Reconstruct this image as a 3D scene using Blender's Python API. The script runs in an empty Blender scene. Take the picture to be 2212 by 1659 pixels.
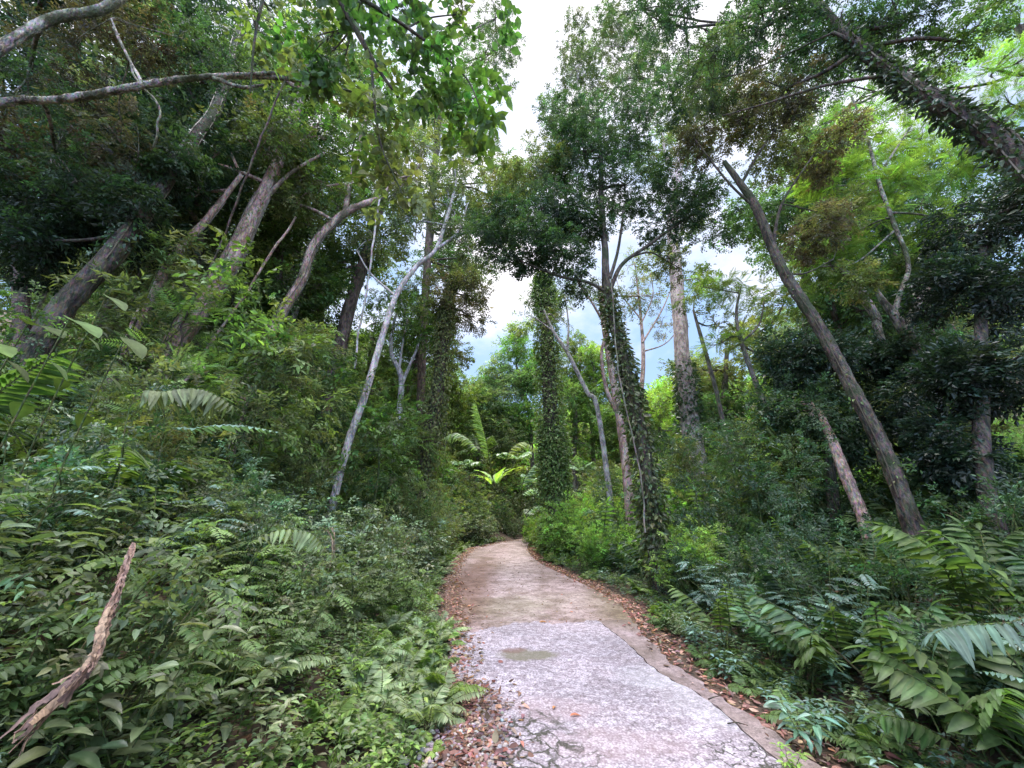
import bpy, math, random
import numpy as np
from mathutils import Vector

random.seed(7)
RNG = np.random.default_rng(7)
scene = bpy.context.scene
COL = scene.collection

# ------------------------------------------------------------------ camera
TILT = math.radians(20.3)
EYE = 1.6
FPX = 864.0                      # focal length in pixels of a 2212 px wide picture
cam_data = bpy.data.cameras.new("camera")
cam_data.sensor_width = 36
cam_data.lens = FPX / 2212 * 36
cam_data.clip_start = 0.05
cam_data.clip_end = 2000
cam = bpy.data.objects.new("camera", cam_data)
COL.objects.link(cam)
cam.location = (0, 0, EYE)
cam.rotation_euler = (math.radians(90) + TILT, 0, 0)
scene.camera = cam
CT, ST = math.cos(TILT), math.sin(TILT)


def ray(px, py):
    xc, yc = (px - 1106) / FPX, (829.5 - py) / FPX
    return np.array([xc, CT - yc * ST, ST + yc * CT])


def P(px, py, Y):
    d = ray(px, py)
    t = Y / d[1]
    return np.array([d[0] * t, Y, EYE + d[2] * t])


def G(px, py):
    """where a sight line meets the gently climbing road plane z = 0.05 y"""
    d = ray(px, py)
    t = EYE / (0.05 * d[1] - d[2])
    return np.array([d[0] * t, d[1] * t, 0.05 * d[1] * t])


def pix(w, p):
    """length in metres of w picture pixels at the depth of p"""
    dep = p[1] * CT + (p[2] - EYE) * ST
    return w / FPX * dep


# ------------------------------------------------------------------ road outline and terrain
Lp = [G(*q)[:2] for q in [(890, 1720), (945, 1659), (958, 1560), (965, 1450), (965, 1380), (962, 1300), (965, 1250), (975, 1215), (1010, 1185), (1075, 1172)]]
Rp = [G(*q)[:2] for q in [(1860, 1720), (1765, 1659), (1600, 1540), (1455, 1440), (1385, 1370), (1330, 1300), (1235, 1250), (1165, 1215), (1140, 1190), (1146, 1174)]]
Lp = [np.array([Lp[0][0], -6.0]), np.array([Lp[0][0], 1.0])] + Lp + [np.array([1.4, 25.5]), np.array([5.0, 28.5]), np.array([12.0, 30.5])]
Rp = [np.array([Rp[0][0], -6.0]), np.array([Rp[0][0], 1.0])] + Rp + [np.array([2.2, 23.0]), np.array([5.5, 25.3]), np.array([12.0, 27.3])]
Lp, Rp = np.array(Lp), np.array(Rp)


def catmull(pts, n=8):
    pts = np.asarray(pts, float)
    if len(pts) < 3:
        return np.array([pts[0] * (1 - t) + pts[-1] * t for t in np.linspace(0, 1, n + 1)])
    p = np.vstack([2 * pts[0] - pts[1], pts, 2 * pts[-1] - pts[-2]])
    out = []
    for i in range(1, len(p) - 2):
        for t in np.linspace(0, 1, n, endpoint=False):
            a, b, c, d = p[i - 1], p[i], p[i + 1], p[i + 2]
            out.append(0.5 * (2 * b + (c - a) * t + (2 * a - 5 * b + 4 * c - d) * t * t + (3 * b - a - 3 * c + d) * t ** 3))
    out.append(p[-2])
    return np.array(out)


def edge_at(E, y):
    yy = E[:, 1]
    o = np.argsort(yy)
    return np.interp(y, yy[o], E[o, 0])


def hnoise(x, y):
    return (np.sin(x * 1.3 + 0.7) * np.cos(y * 1.1 + 0.3) + 0.5 * np.sin(x * 2.9 + y * 2.1) + 0.3 * np.sin(x * 5.3 - y * 4.7)) / 1.8


def height(x, y):
    x = np.asarray(x, float); y = np.asarray(y, float)
    z = 0.05 * y
    dl = np.maximum(edge_at(Lp, np.minimum(y, 24)) - x, 0)
    dr = np.maximum(x - edge_at(Rp, np.minimum(y, 23)), 0)
    z = z + 0.42 * np.maximum(dl - 0.5, 0) - 0.16 * np.maximum(dl - 8, 0) + 0.06 * hnoise(x * 1.5, y * 1.5) * np.clip(dl, 0, 1)
    z = z - 0.10 * np.clip(dr, 0, 0.5) + 0.17 * np.maximum(dr - 1.0, 0) + 0.06 * hnoise(x * 1.4, y * 1.4) * np.clip(dr, 0, 1)
    far = np.maximum(y - 29 - 0.05 * np.abs(x), 0)
    z = z + 0.33 * far - 0.12 * np.maximum(far - 30, 0)
    # the roadway itself stays smooth where it turns away
    return z


# ------------------------------------------------------------------ mesh accumulator
class Acc:
    def __init__(s):
        s.V, s.F, s.C, s.M, s.n, s.S = [], [], [], [], 0, []

    def add(s, v, faces, col, mat=0, smooth=False):
        """faces: list of int arrays (m,3) or (m,4); col (n,3) or (3,)"""
        v = np.asarray(v, float)
        c = np.broadcast_to(np.asarray(col, float), (len(v), 3))
        for f in faces:
            if len(f):
                s.F.append(np.asarray(f) + s.n); s.M.append(mat); s.S.append(smooth)
        s.V.append(v); s.C.append(c); s.n += len(v)

    def mesh(s, name, mats, origin=None):
        V = np.vstack(s.V)
        if origin is not None:
            V = V - np.asarray(origin)
        C = np.vstack(s.C)
        me = bpy.data.meshes.new(name)
        loops = np.concatenate([f.ravel() for f in s.F]).astype(np.int32)
        cnt = np.concatenate([np.full(len(f), f.shape[1]) for f in s.F]).astype(np.int32)
        st = np.concatenate([[0], np.cumsum(cnt)[:-1]]).astype(np.int32)
        me.vertices.add(len(V)); me.vertices.foreach_set("co", V.astype(np.float32).ravel())
        me.loops.add(len(loops)); me.loops.foreach_set("vertex_index", loops)
        me.polygons.add(len(cnt)); me.polygons.foreach_set("loop_start", st)
        me.polygons.foreach_set("material_index", np.concatenate([np.full(len(f), m) for f, m in zip(s.F, s.M)]).astype(np.int32))
        me.polygons.foreach_set("use_smooth", np.concatenate([np.full(len(f), m) for f, m in zip(s.F, s.S)]).astype(bool))
        a = me.color_attributes.new("Col", 'FLOAT_COLOR', 'POINT')
        a.data.foreach_set("color", np.hstack([C, np.ones((len(C), 1))]).astype(np.float32).ravel())
        for m in mats:
            me.materials.append(m)
        me.update(calc_edges=True)
        return me


def unit(v):
    return v / np.maximum(np.linalg.norm(v, axis=-1, keepdims=True), 1e-9)


def frames(d, up):
    """rotation matrices whose columns are side, direction, normal"""
    d = unit(d)
    x = unit(np.cross(d, up))
    n = np.cross(x, d)
    return np.stack([x, d, n], axis=-1)


def inst(acc, tpl, pos, R, S, col, mat=0, smooth=False):
    """bake many copies of a template (verts, faces[, shade]) into acc"""
    tv, tf = tpl[0], tpl[1]
    sh = tpl[2] if len(tpl) > 2 else np.ones((len(tv), 1))
    N, n = len(pos), len(tv)
    if N == 0:
        return
    S = np.broadcast_to(np.asarray(S, float).reshape(N if np.ndim(S) else 1, 1, 1), (N, 1, 1))
    v = np.einsum('nij,kj->nki', R, tv) * S + pos[:, None, :]
    c = np.asarray(col)[:, None, :] * sh[None]
    off = (np.arange(N) * n)[:, None, None]
    acc.add(v.reshape(-1, 3), [(f[None] + off).reshape(-1, f.shape[1]) for f in tf], c.reshape(-1, 3), mat, smooth)


def leaf_far(w=0.5, fold=0.08, droop=0.12):
    v = np.array([[0, 0, 0], [-w / 2, .42, fold], [0, 1, -droop], [w / 2, .42, fold]])
    return v, [np.array([[0, 2, 1], [0, 3, 2]])]


def leaf_mid(w=0.45, fold=0.07, droop=0.18):
    v = np.array([[0, 0, 0], [-w * .42, .25, fold], [-w * .46, .55, fold * .6 - droop * .3], [0, 1, -droop],
                  [w * .46, .55, fold * .6 - droop * .3], [w * .42, .25, fold], [0, .28, 0], [0, .6, -droop * .4]])
    f = [np.array([[0, 6, 1], [0, 5, 6], [7, 3, 2], [7, 4, 3]]), np.array([[1, 6, 7, 2], [6, 5, 4, 7]])]
    return v, f


def leaf_fine(w=0.4, fold=0.06, droop=0.3, n=7, pos=0.4, wave=0.012):
    ts = np.linspace(0, 1, n)
    prof = np.where(ts < pos, np.sin(ts / pos * math.pi / 2) ** 0.8, np.cos((ts - pos) / (1 - pos) * math.pi / 2) ** 0.85)
    V, C = [], []
    for i, t in enumerate(ts):
        h = w / 2 * prof[i]
        z = -droop * t * t
        for k, sx in enumerate((-1, -.5, 0, .5, 1)):
            V.append([sx * h, t - .1 * droop * t * t, z + abs(sx) * fold * (prof[i]) + wave * math.sin(i * 2.2 + k)])
            C.append([1.0 if sx else 1.35])
    q = []
    for i in range(n - 1):
        for k in range(4):
            a = i * 5 + k
            q.append([a, a + 1, a + 6, a + 5])
    return np.array(V), [np.array(q)], np.array(C)


LF = leaf_far(); LFN = leaf_far(0.3, .05, .2); LFW = leaf_far(0.7, .1, .15)
LM = leaf_mid(); LMN = leaf_mid(0.28, .04, .25); LMW = leaf_mid(0.62, .08, .22)
LX = leaf_fine(); LXN = leaf_fine(0.2, .03, .35, 8, .35); LXW = leaf_fine(0.62, .05, .25, 8, .33); LXB = leaf_fine(0.3, .05, .6, 12, .5, .02)


def tube(acc, pts, rad, sides=8, col=(.2, .2, .2), mat=0, rough=0.0, cap=False):
    pts = np.asarray(pts, float)
    n = len(pts)
    rad = np.broadcast_to(np.asarray(rad, float), (n,))
    t = unit(np.gradient(pts, axis=0))
    a0 = np.cross(t[0], [0, 0, 1.0])
    if np.linalg.norm(a0) < .15: a0 = np.cross(t[0], [0, 1.0, 0])
    a = np.zeros_like(t); a[0] = unit(a0)
    for k in range(1, n):                      # carry the frame along the curve
        a[k] = unit(a[k - 1] - t[k] * np.dot(a[k - 1], t[k]))
    b = np.cross(t, a)
    ang = np.linspace(0, 2 * math.pi, sides, endpoint=False)
    r = rad[:, None] * (1 + rough * (RNG.random((n, sides)) - .5))
    v = pts[:, None] + (a[:, None] * np.cos(ang)[None, :, None] + b[:, None] * np.sin(ang)[None, :, None]) * r[..., None]
    i = np.arange(n - 1)[:, None] * sides
    k = np.arange(sides)[None]
    k2 = (k + 1) % sides
    f = np.stack([i + k, i + k2, i + sides + k2, i + sides + k], -1).reshape(-1, 4)
    acc.add(v.reshape(-1, 3), [f], col, mat, sides >= 5)


# ------------------------------------------------------------------ materials
def new_mat(name):
    m = bpy.data.materials.new(name)
    m.use_nodes = True
    m.node_tree.nodes.clear()
    return m, m.node_tree.nodes, m.node_tree.links


def leaf_material(name, trans=0.35, rough=0.42, spec=0.5):
    m, N, L = new_mat(name)
    at = N.new('ShaderNodeAttribute'); at.attribute_name = "Col"
    oi = N.new('ShaderNodeObjectInfo')
    nz = N.new('ShaderNodeTexNoise'); nz.inputs['Scale'].default_value = 9; nz.inputs['Detail'].default_value = 3
    tc = N.new('ShaderNodeTexCoord'); L.new(tc.outputs['Object'], nz.inputs['Vector'])
    mr = N.new('ShaderNodeMapRange'); mr.inputs['From Min'].default_value = .3; mr.inputs['From Max'].default_value = .7
    mr.inputs['To Min'].default_value = .65; mr.inputs['To Max'].default_value = 1.35
    L.new(nz.outputs['Fac'], mr.inputs['Value'])
    hs = N.new('ShaderNodeHueSaturation')
    L.new(at.outputs['Color'], hs.inputs['Color']); L.new(mr.outputs['Result'], hs.inputs['Value'])
    ro = N.new('ShaderNodeMapRange'); ro.inputs['To Min'].default_value = .484; ro.inputs['To Max'].default_value = .516
    L.new(oi.outputs['Random'], ro.inputs['Value']); L.new(ro.outputs['Result'], hs.inputs['Hue'])
    ov = N.new('ShaderNodeMath'); ov.operation = 'FRACT'; om = N.new('ShaderNodeMath'); om.operation = 'MULTIPLY'; om.inputs[1].default_value = 17.3
    L.new(oi.outputs['Random'], om.inputs[0]); L.new(om.outputs[0], ov.inputs[0])
    os_ = N.new('ShaderNodeMapRange'); os_.inputs['To Min'].default_value = .72; os_.inputs['To Max'].default_value = 1.32
    L.new(ov.outputs[0], os_.inputs['Value'])
    vm = N.new('ShaderNodeMath'); vm.operation = 'MULTIPLY'; L.new(mr.outputs['Result'], vm.inputs[0]); L.new(os_.outputs['Result'], vm.inputs[1])
    L.new(vm.outputs[0], hs.inputs['Value'])
    p = N.new('ShaderNodeBsdfPrincipled')
    L.new(hs.outputs['Color'], p.inputs['Base Color'])
    p.inputs['Roughness'].default_value = rough
    p.inputs['Specular IOR Level'].default_value = spec
    t = N.new('ShaderNodeBsdfTranslucent')
    mx = N.new('ShaderNodeMix'); mx.data_type = 'RGBA'; mx.blend_type = 'MULTIPLY'; mx.inputs[0].default_value = 1
    L.new(hs.outputs['Color'], mx.inputs[6]); mx.inputs[7].default_value = (1.7, 1.9, .75, 1)
    L.new(mx.outputs[2], t.inputs['Color'])
    ms = N.new('ShaderNodeMixShader'); ms.inputs[0].default_value = trans
    L.new(p.outputs[0], ms.inputs[1]); L.new(t.outputs[0], ms.inputs[2])
    o = N.new('ShaderNodeOutputMaterial'); L.new(ms.outputs[0], o.inputs['Surface'])
    return m


def bark_material(name, c1, c2, c3=None, scale=6, moss=0.35):
    m, N, L = new_mat(name)
    tc = N.new('ShaderNodeTexCoord')
    mp = N.new('ShaderNodeMapping'); mp.inputs['Scale'].default_value = (1, 1, .35)
    L.new(tc.outputs['Object'], mp.inputs['Vector'])
    n1 = N.new('ShaderNodeTexNoise'); n1.inputs['Scale'].default_value = scale; n1.inputs['Detail'].default_value = 7; n1.inputs['Roughness'].default_value = .7
    n2 = N.new('ShaderNodeTexNoise'); n2.inputs['Scale'].default_value = scale * 4; n2.inputs['Detail'].default_value = 5
    n3 = N.new('ShaderNodeTexNoise'); n3.inputs['Scale'].default_value = 1.7; n3.inputs['Detail'].default_value = 6
    for n in (n1, n2):
        L.new(mp.outputs[0], n.inputs['Vector'])
    L.new(tc.outputs['Object'], n3.inputs['Vector'])
    cr = N.new('ShaderNodeValToRGB')
    cr.color_ramp.elements[0].position = .42; cr.color_ramp.elements[0].color = (*c1, 1)
    cr.color_ramp.elements[1].position = .58; cr.color_ramp.elements[1].color = (*c2, 1)
    L.new(n1.outputs['Fac'], cr.inputs['Fac'])
    m2 = N.new('ShaderNodeMix'); m2.data_type = 'RGBA'; m2.blend_type = 'OVERLAY'; m2.inputs[0].default_value = .9
    L.new(cr.outputs[0], m2.inputs[6]); L.new(n2.outputs['Color'], m2.inputs[7])
    m3 = N.new('ShaderNodeMix'); m3.data_type = 'RGBA'
    c3 = c3 or (.06, .085, .03)
    m3.inputs[7].default_value = (*c3, 1)
    mr = N.new('ShaderNodeMapRange'); mr.inputs['From Min'].default_value = .62 - moss * .3; mr.inputs['From Max'].default_value = .75 - moss * .3
    mr.inputs['To Max'].default_value = .85
    L.new(n3.outputs['Fac'], mr.inputs['Value'])
    L.new(mr.outputs[0], m3.inputs[0]); L.new(m2.outputs[2], m3.inputs[6])
    p = N.new('ShaderNodeBsdfPrincipled'); p.inputs['Roughness'].default_value = .85
    p.inputs['Specular IOR Level'].default_value = .25
    L.new(m3.outputs[2], p.inputs['Base Color'])
    b = N.new('ShaderNodeBump'); b.inputs['Strength'].default_value = 1.0; b.inputs['Distance'].default_value = .05
    L.new(n2.outputs['Fac'], b.inputs['Height']); L.new(b.outputs[0], p.inputs['Normal'])
    o = N.new('ShaderNodeOutputMaterial'); L.new(p.outputs[0], o.inputs['Surface'])
    return m


MLEAF = leaf_material("leaf_green", .38, .48, .38)
MLEAFG = leaf_material("leaf_glossy", .25, .36, .5)
MBACK = leaf_material("leaf_thin", .5, .5, .3)
MDULL = leaf_material("leaf_dull", .25, .65, .18)
MDRY = leaf_material("leaf_dry", .2, .7, .25)
BARK = {
    'blush': bark_material("bark_blush", (.30, .23, .21), (.66, .55, .51), (.17, .15, .11), 9, .2),
    'grey': bark_material("bark_grey", (.08, .068, .052), (.24, .215, .18)),
    'pale': bark_material("bark_pale", (.22, .20, .19), (.58, .53, .51), (.15, .16, .11), 9, .2),
    'pink': bark_material("bark_pink", (.22, .14, .11), (.50, .37, .32), (.09, .08, .05), 7, .25),
    'dark': bark_material("bark_dark", (.035, .028, .022), (.12, .10, .08), (.04, .055, .025), 7, .35),
    'brown': bark_material("bark_brown", (.05, .036, .028), (.16, .12, .10), (.07, .08, .04), 7, .3),
    'lichen': bark_material("bark_lichen", (.07, .06, .045), (.36, .34, .29), (.05, .06, .025), 8, .45),
    'green': bark_material("stem_green", (.05, .07, .025), (.12, .15, .05), (.07, .05, .03), 12, .2),
}

# leaf colours (linear albedo)
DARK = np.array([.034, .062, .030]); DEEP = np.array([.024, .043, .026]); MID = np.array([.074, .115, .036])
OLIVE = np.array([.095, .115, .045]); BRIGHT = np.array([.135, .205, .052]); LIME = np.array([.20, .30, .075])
GREYG = np.array([.124, .156, .080]); BLUEG = np.array([.10, .165, .13]); RUST = np.array([.082, .074, .044])
PALE = np.array([.19, .27, .16]); TAN = np.array([.21, .135, .10]); BROWN = np.array([.13, .07, .05])


for _c in (DARK, DEEP, MID, OLIVE, BRIGHT, LIME, GREYG, BLUEG, RUST, PALE):
    _c *= 1.3


def jitter(base, n, amt=.22):
    b = np.asarray(base, float)
    if b.ndim == 1:
        b = np.repeat(b[None], n, 0)
    k = np.exp(RNG.normal(0, amt, (n, 1)))
    h = 1 + RNG.normal(0, amt * .35, (n, 3))
    return np.clip(b * k * h, .004, .9)


# ------------------------------------------------------------------ object helpers
def setp(o, label=None, cat=None, group=None, kind=None):
    if label: o['label'] = label
    if cat: o['category'] = cat
    if group: o['group'] = group
    if kind: o['kind'] = kind
    return o


def empty(name, loc, label, cat, group=None):
    o = bpy.data.objects.new(name, None)
    o.empty_display_size = .2
    COL.objects.link(o); o.location = Vector([float(c) for c in loc])
    return setp(o, label, cat, group)


def link(name, me, parent=None):
    o = bpy.data.objects.new(name, me)
    COL.objects.link(o)
    if parent is not None:
        o.parent = parent
    return o


def dup(root, loc, rz=0, sc=1.0, tilt=(0, 0), label=None, group=None, cat=None):
    r = root.copy(); COL.objects.link(r)
    r.location = Vector([float(c) for c in loc]); r.rotation_euler = (tilt[0], tilt[1], rz); r.scale = (sc, sc, sc)
    if label: r['label'] = label
    if group: r['group'] = group
    if cat: r['category'] = cat
    for ch in kids[root.name]:
        c = ch.copy(); COL.objects.link(c); c.parent = r
    return r


kids = {}


def sphere_dirs(n):
    v = RNG.normal(size=(n, 3))
    return unit(v)


# ------------------------------------------------------------------ twig templates for crowns
def twig_template(n_leaf, leaf, spread=.9, size=.22, droop=.25, seed=0, side=3):
    """a leafy shoot about 1 long along +Y; returns list of (verts, faces, shade) pieces merged"""
    rg = np.random.default_rng(seed)
    V, F3, F4, SH, base = [], [], [], [], 0
    shoots = [(np.zeros(3), np.array([0, 1, 0.0]), 1.0)]
    for k in range(side):
        a = rg.uniform(.2, .7); s = rg.choice([-1, 1])
        shoots.append((np.array([0, a, 0]), unit(np.array([s * rg.uniform(.5, 1), .7, rg.uniform(-.3, .3)])), rg.uniform(.35, .6)))
    per = max(3, n_leaf // len(shoots))
    for o, d, ln in shoots:
        for j in range(per):
            t = (j + .6) / per
            p = o + d * ln * t + np.array([0, 0, -droop * t * t * ln])
            s = 1 if j % 2 else -1
            sd = unit(np.cross(d, [0, 0, 1.0])) * s
            ld = unit(sd * spread + d * .8 + rg.normal(0, .25, 3) + np.array([0, 0, -.2]))
            up = unit(np.array([0, 0, 1.0]) + rg.normal(0, .45, 3))
            R = frames(ld[None], up[None])[0]
            sc = size * rg.uniform(.7, 1.25)
            V.append(leaf[0] @ R.T * sc + p)
            for f in leaf[1]:
                (F3 if f.shape[1] == 3 else F4).append(f + base)
            SH.append(np.full((len(leaf[0]), 1), math.exp(rg.normal(0, .2))))
            base += len(leaf[0])
    fs = [np.vstack(F) for F in (F3, F4) if F]
    return np.vstack(V), fs, np.vstack(SH)


TW = [twig_template(20, LF, seed=i) for i in range(4)]
TWN = [twig_template(20, LFN, seed=i + 9, size=.3, droop=.5) for i in range(4)]
TWM = [twig_template(16, LM, seed=i + 20, size=.26) for i in range(3)]
TWL = [twig_template(14, LMW, seed=i + 30, size=.34, droop=.4) for i in range(3)]


def fern_twig(n=11, seed=0, w=.22, ln=.3):
    """flat feathery spray (pinnate), 1 long"""
    rg = np.random.default_rng(seed)
    lf = leaf_far(w, .03, .12)
    V, F, SH, b = [], [], [], 0
    for j in range(n):
        t = (j + .8) / n
        for s in (-1, 1):
            l = ln * (math.sin(math.pi * (t * .85 + .1)) ** .6) * rg.uniform(.85, 1.1)
            d = unit(np.array([s * 1.0, .45, -.12 + rg.normal(0, .05)]))
            R = frames(d[None], np.array([[0, 0, 1.0]]))[0]
            V.append(lf[0] @ R.T * l + np.array([0, t, -.18 * t * t])); F.append(lf[1][0] + b); b += 4
            SH.append(np.ones((4, 1)))
    return np.vstack(V), [np.vstack(F)], np.vstack(SH)


TWF = [fern_twig(11, i) for i in range(3)]


def scatter_twigs(acc, pos, outward, tws, size, col, amt=.25, droop=.15, mat=0, jit=.55):
    n = len(pos)
    if not n: return
    d = unit(outward + RNG.normal(0, jit, (n, 3)) + np.array([0, 0, -droop]))
    up = unit(np.array([0, 0, 1.0]) + RNG.normal(0, .35, (n, 3)))
    R = frames(d, up)
    S = size * RNG.uniform(.7, 1.3, n)
    C = jitter(col, n, amt)
    pick = RNG.integers(0, len(tws), n)
    for k in range(len(tws)):
        q = pick == k
        inst(acc, tws[k], pos[q], R[q], S[q], C[q], mat)


def blob_points(c, r, n, flat=.75, lobes=7):
    """points spread through an uneven, lobed crown volume, denser in clumps"""
    ld = sphere_dirs(lobes)
    sub = c + ld * r * RNG.uniform(.35, .85, (lobes, 1)) * np.array([1, 1, flat])
    w = RNG.uniform(.6, 1.3, lobes)
    k = RNG.choice(lobes, n, p=w / w.sum())
    sr = r * RNG.uniform(.25, .5, lobes)[k]
    o = sphere_dirs(n) * (RNG.random((n, 1)) ** .42)
    p = sub[k] + o * sr[:, None] * np.array([1, 1, flat])
    return p, unit(o * .8 + (p - c) / r * .7), sub


def limb(acc, a, b, r0, r1, sides=5, sag=.12, n=6, mat=0):
    a, b = np.asarray(a, float), np.asarray(b, float)
    L = np.linalg.norm(b - a)
    mid = (a + b) / 2 + RNG.normal(0, .09, 3) * L + np.array([0, 0, sag * L * RNG.uniform(-.6, 1)])
    q = catmull([a, mid, b], n)
    tube(acc, q, np.linspace(r0, r1, len(q)), sides, (.2, .2, .2), mat)
    return q


def build_tree(name, label, trunk, limbs=(), blobs=(), bark='grey', leaf=MID, tws=None, tsize=.45, cat="tree", group=None,
               vine=None, amt=.28, ground=True, rough=.12, mat=None, density=1.0, world=False, lobes=7, loose=0, flat=.75, sides=11):
    """trunk / limbs: lists of (px, py, Y, width_px); blobs: (px, py, Y, r_px, twigs[, colour])"""
    def conv(lst):
        if world: return np.array([q[:3] for q in lst]), np.array([q[3] for q in lst])
        pts = np.array([P(*q[:3]) for q in lst])
        return pts, np.array([pix(q[3], p) / 2 * .78 for q, p in zip(lst, pts)])
    tp, tr = conv(trunk)
    if ground and tp[0][2] > height(tp[0][0], tp[0][1]) - .1:
        d = tp[0] - tp[1]; d = d / max(abs(d[2]), .3) * .4
        g = tp[0].copy()
        drop = g[2] - height(g[0], g[1]) + .25
        g = g + np.array([d[0], d[1], 0]) * min(drop, 2.0) * .8
        g[2] = height(g[0], g[1]) - .25
        tp = np.vstack([g, tp]); tr = np.concatenate([[tr[0] * 1.3], tr])
    base = tp[0]
    tr_acc = Acc()
    cp = catmull(np.column_stack([tp, tr]), 9)
    wob = np.cumsum(RNG.normal(0, .05, (len(cp), 3)), 0) * cp[:, 3:4] * .35
    wob -= np.linspace(0, 1, len(cp))[:, None] * wob[-1]
    cp[:, :3] += wob
    tube(tr_acc, cp[:, :3], np.maximum(cp[:, 3], .004), sides, (.2, .2, .2), 0, rough)
    joints = [cp[:, :3]]; jr = [cp[:, 3]]
    for lm in limbs:
        lp, lr = conv(lm)
        c2 = catmull(np.column_stack([lp, lr]), 8)
        tube(tr_acc, c2[:, :3], np.maximum(c2[:, 3], .003), 7, (.2, .2, .2), 0, rough)
        joints.append(c2[:, :3]); jr.append(c2[:, 3])
    J = np.vstack(joints); JR = np.concatenate(jr)
    cr = Acc()
    tws = tws or TW
    for b in blobs:
        if world:
            c = np.array(b[:3]); r = b[3]
        else:
            c = P(*b[:3]); r = pix(b[3], c)
        n = int(b[4] * density)
        colr = b[5] if len(b) > 5 else leaf
        p, o, sub = blob_points(c, r, n, flat=flat, lobes=lobes)
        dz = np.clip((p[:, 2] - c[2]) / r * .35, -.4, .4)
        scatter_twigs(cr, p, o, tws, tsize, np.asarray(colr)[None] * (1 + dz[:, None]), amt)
        # the limbs that carry this part of the crown
        dd = np.linalg.norm(J - c, axis=1) + np.maximum(J[:, 2] - c[2], 0) * 1.5
        i = int(np.argmin(dd))
        r0 = min(JR[i] * .7, .02 + .035 * r)
        if dd[i] > .2:
            limb(tr_acc, J[i], c, r0, r0 * .55, 5, n=5)
        for s in sub[:6]:
            q = limb(tr_acc, c, s, r0 * .5, r0 * .16, 4, n=4)
            near = p[np.argsort(np.linalg.norm(p - s, axis=1))[:7]]
            for e in near[::2]:
                limb(tr_acc, q[len(q) // 2], e, r0 * .16, .003, 3, n=3)
    root = empty(name, base, label, cat, group)
    t = link("trunk", tr_acc.mesh("trunk", [BARK[bark]], base), root)
    ch = [t]
    if cr.n:
        c = link("crown", cr.mesh("crown", [mat or MLEAF], base), root); ch.append(c)
    if vine:
        va = Acc()
        # vine: dict(lo, hi fraction of the trunk, n, size, col, tws, hang)
        lo, hi = vine.get('lo', 0), vine.get('hi', 1)
        n = vine['n']
        kc = RNG.uniform(lo, hi, 46)
        u = np.where(RNG.random(n) < .55, kc[RNG.integers(0, 46, n)] + RNG.normal(0, .018, n), RNG.uniform(lo, hi, n))
        u = np.clip(u, lo, hi) * (len(cp) - 1)
        i = np.clip(u.astype(int), 0, len(cp) - 2); f = (u - i)[:, None]
        a = cp[i] * (1 - f) + cp[i + 1] * f
        o = sphere_dirs(n); o[:, 2] *= .3; o = unit(o)
        spread = vine.get('spread', 1.15)
        lump = (.75 + .5 * hnoise(u * .9 + 3 * o[:, 0], u * .6 + 3 * o[:, 1]))[:, None]
        p = a[:, :3] + o * (a[:, 3:4] * (1 + (spread - 1) * RNG.random((n, 1)) ** 1.5 * lump) + vine.get('off', .02) * lump)
        d = unit(o * vine.get('out', .7) + np.array([0, 0, -vine.get('hang', .8)]) + RNG.normal(0, .55, (n, 3)))
        R = frames(d, unit(o + RNG.normal(0, .5, (n, 3)) + np.array([0, 0, .4])))
        inst(va, vine.get('leaf', LM), p, R, vine['size'] * RNG.uniform(.6, 1.35, n), jitter(vine['col'], n, .3))
        for k in range(vine.get('cords', 3)):
            th = RNG.uniform(0, 6.28) + np.linspace(0, RNG.uniform(-3, 3), len(cp))
            m0, m1 = int(lo * (len(cp) - 1)), int(hi * (len(cp) - 1)) + 1
            o2 = np.column_stack([np.cos(th), np.sin(th), th * 0])
            tube(va, (cp[:, :3] + o2 * (cp[:, 3:4] * 1.05 + .01))[m0:m1], .012, 4, (.10, .075, .05), 0)
        v = link(vine.get('name', "climbing_vine"), va.mesh("climbing_vine", [vine.get('mat', MLEAFG)], base), root); ch.append(v)
        v['kind'] = "stuff"
    kids[root.name] = ch
    return root

# ------------------------------------------------------------------ sky and sun
SUN_EL, SUN_AZ = math.radians(64), math.radians(4)      # azimuth clockwise from +Y
world = bpy.data.worlds.new("World")
scene.world = world
world.use_nodes = True
N, L = world.node_tree.nodes, world.node_tree.links
N.clear()
sky = N.new('ShaderNodeTexSky'); sky.sky_type = 'NISHITA'; sky.sun_disc = False
sky.sun_elevation = SUN_EL; sky.sun_rotation = SUN_AZ; sky.air_density = 1.2; sky.dust_density = .6
bgs = N.new('ShaderNodeBackground'); bgs.inputs['Strength'].default_value = .15
L.new(sky.outputs[0], bgs.inputs['Color'])
tc = N.new('ShaderNodeTexCoord')
sep = N.new('ShaderNodeSeparateXYZ'); L.new(tc.outputs['Generated'], sep.inputs[0])


def math_node(N, L, op, a, b=None, c=None, clamp=False):
    n = N.new('ShaderNodeMath'); n.operation = op; n.use_clamp = clamp
    for i, v in enumerate((a, b, c)):
        if v is None: continue
        if isinstance(v, (int, float)): n.inputs[i].default_value = v
        else: L.new(v, n.inputs[i])
    return n.outputs[0]


nz = N.new('ShaderNodeTexNoise'); nz.inputs['Scale'].default_value = 4.2; nz.inputs['Detail'].default_value = 7; nz.inputs['Roughness'].default_value = .58
mp = N.new('ShaderNodeMapping'); mp.inputs['Location'].default_value = (3.1, .4, 1.7); mp.inputs['Scale'].default_value = (1, 1, 1.8)
L.new(tc.outputs['Generated'], mp.inputs[0]); L.new(mp.outputs[0], nz.inputs['Vector'])
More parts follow.
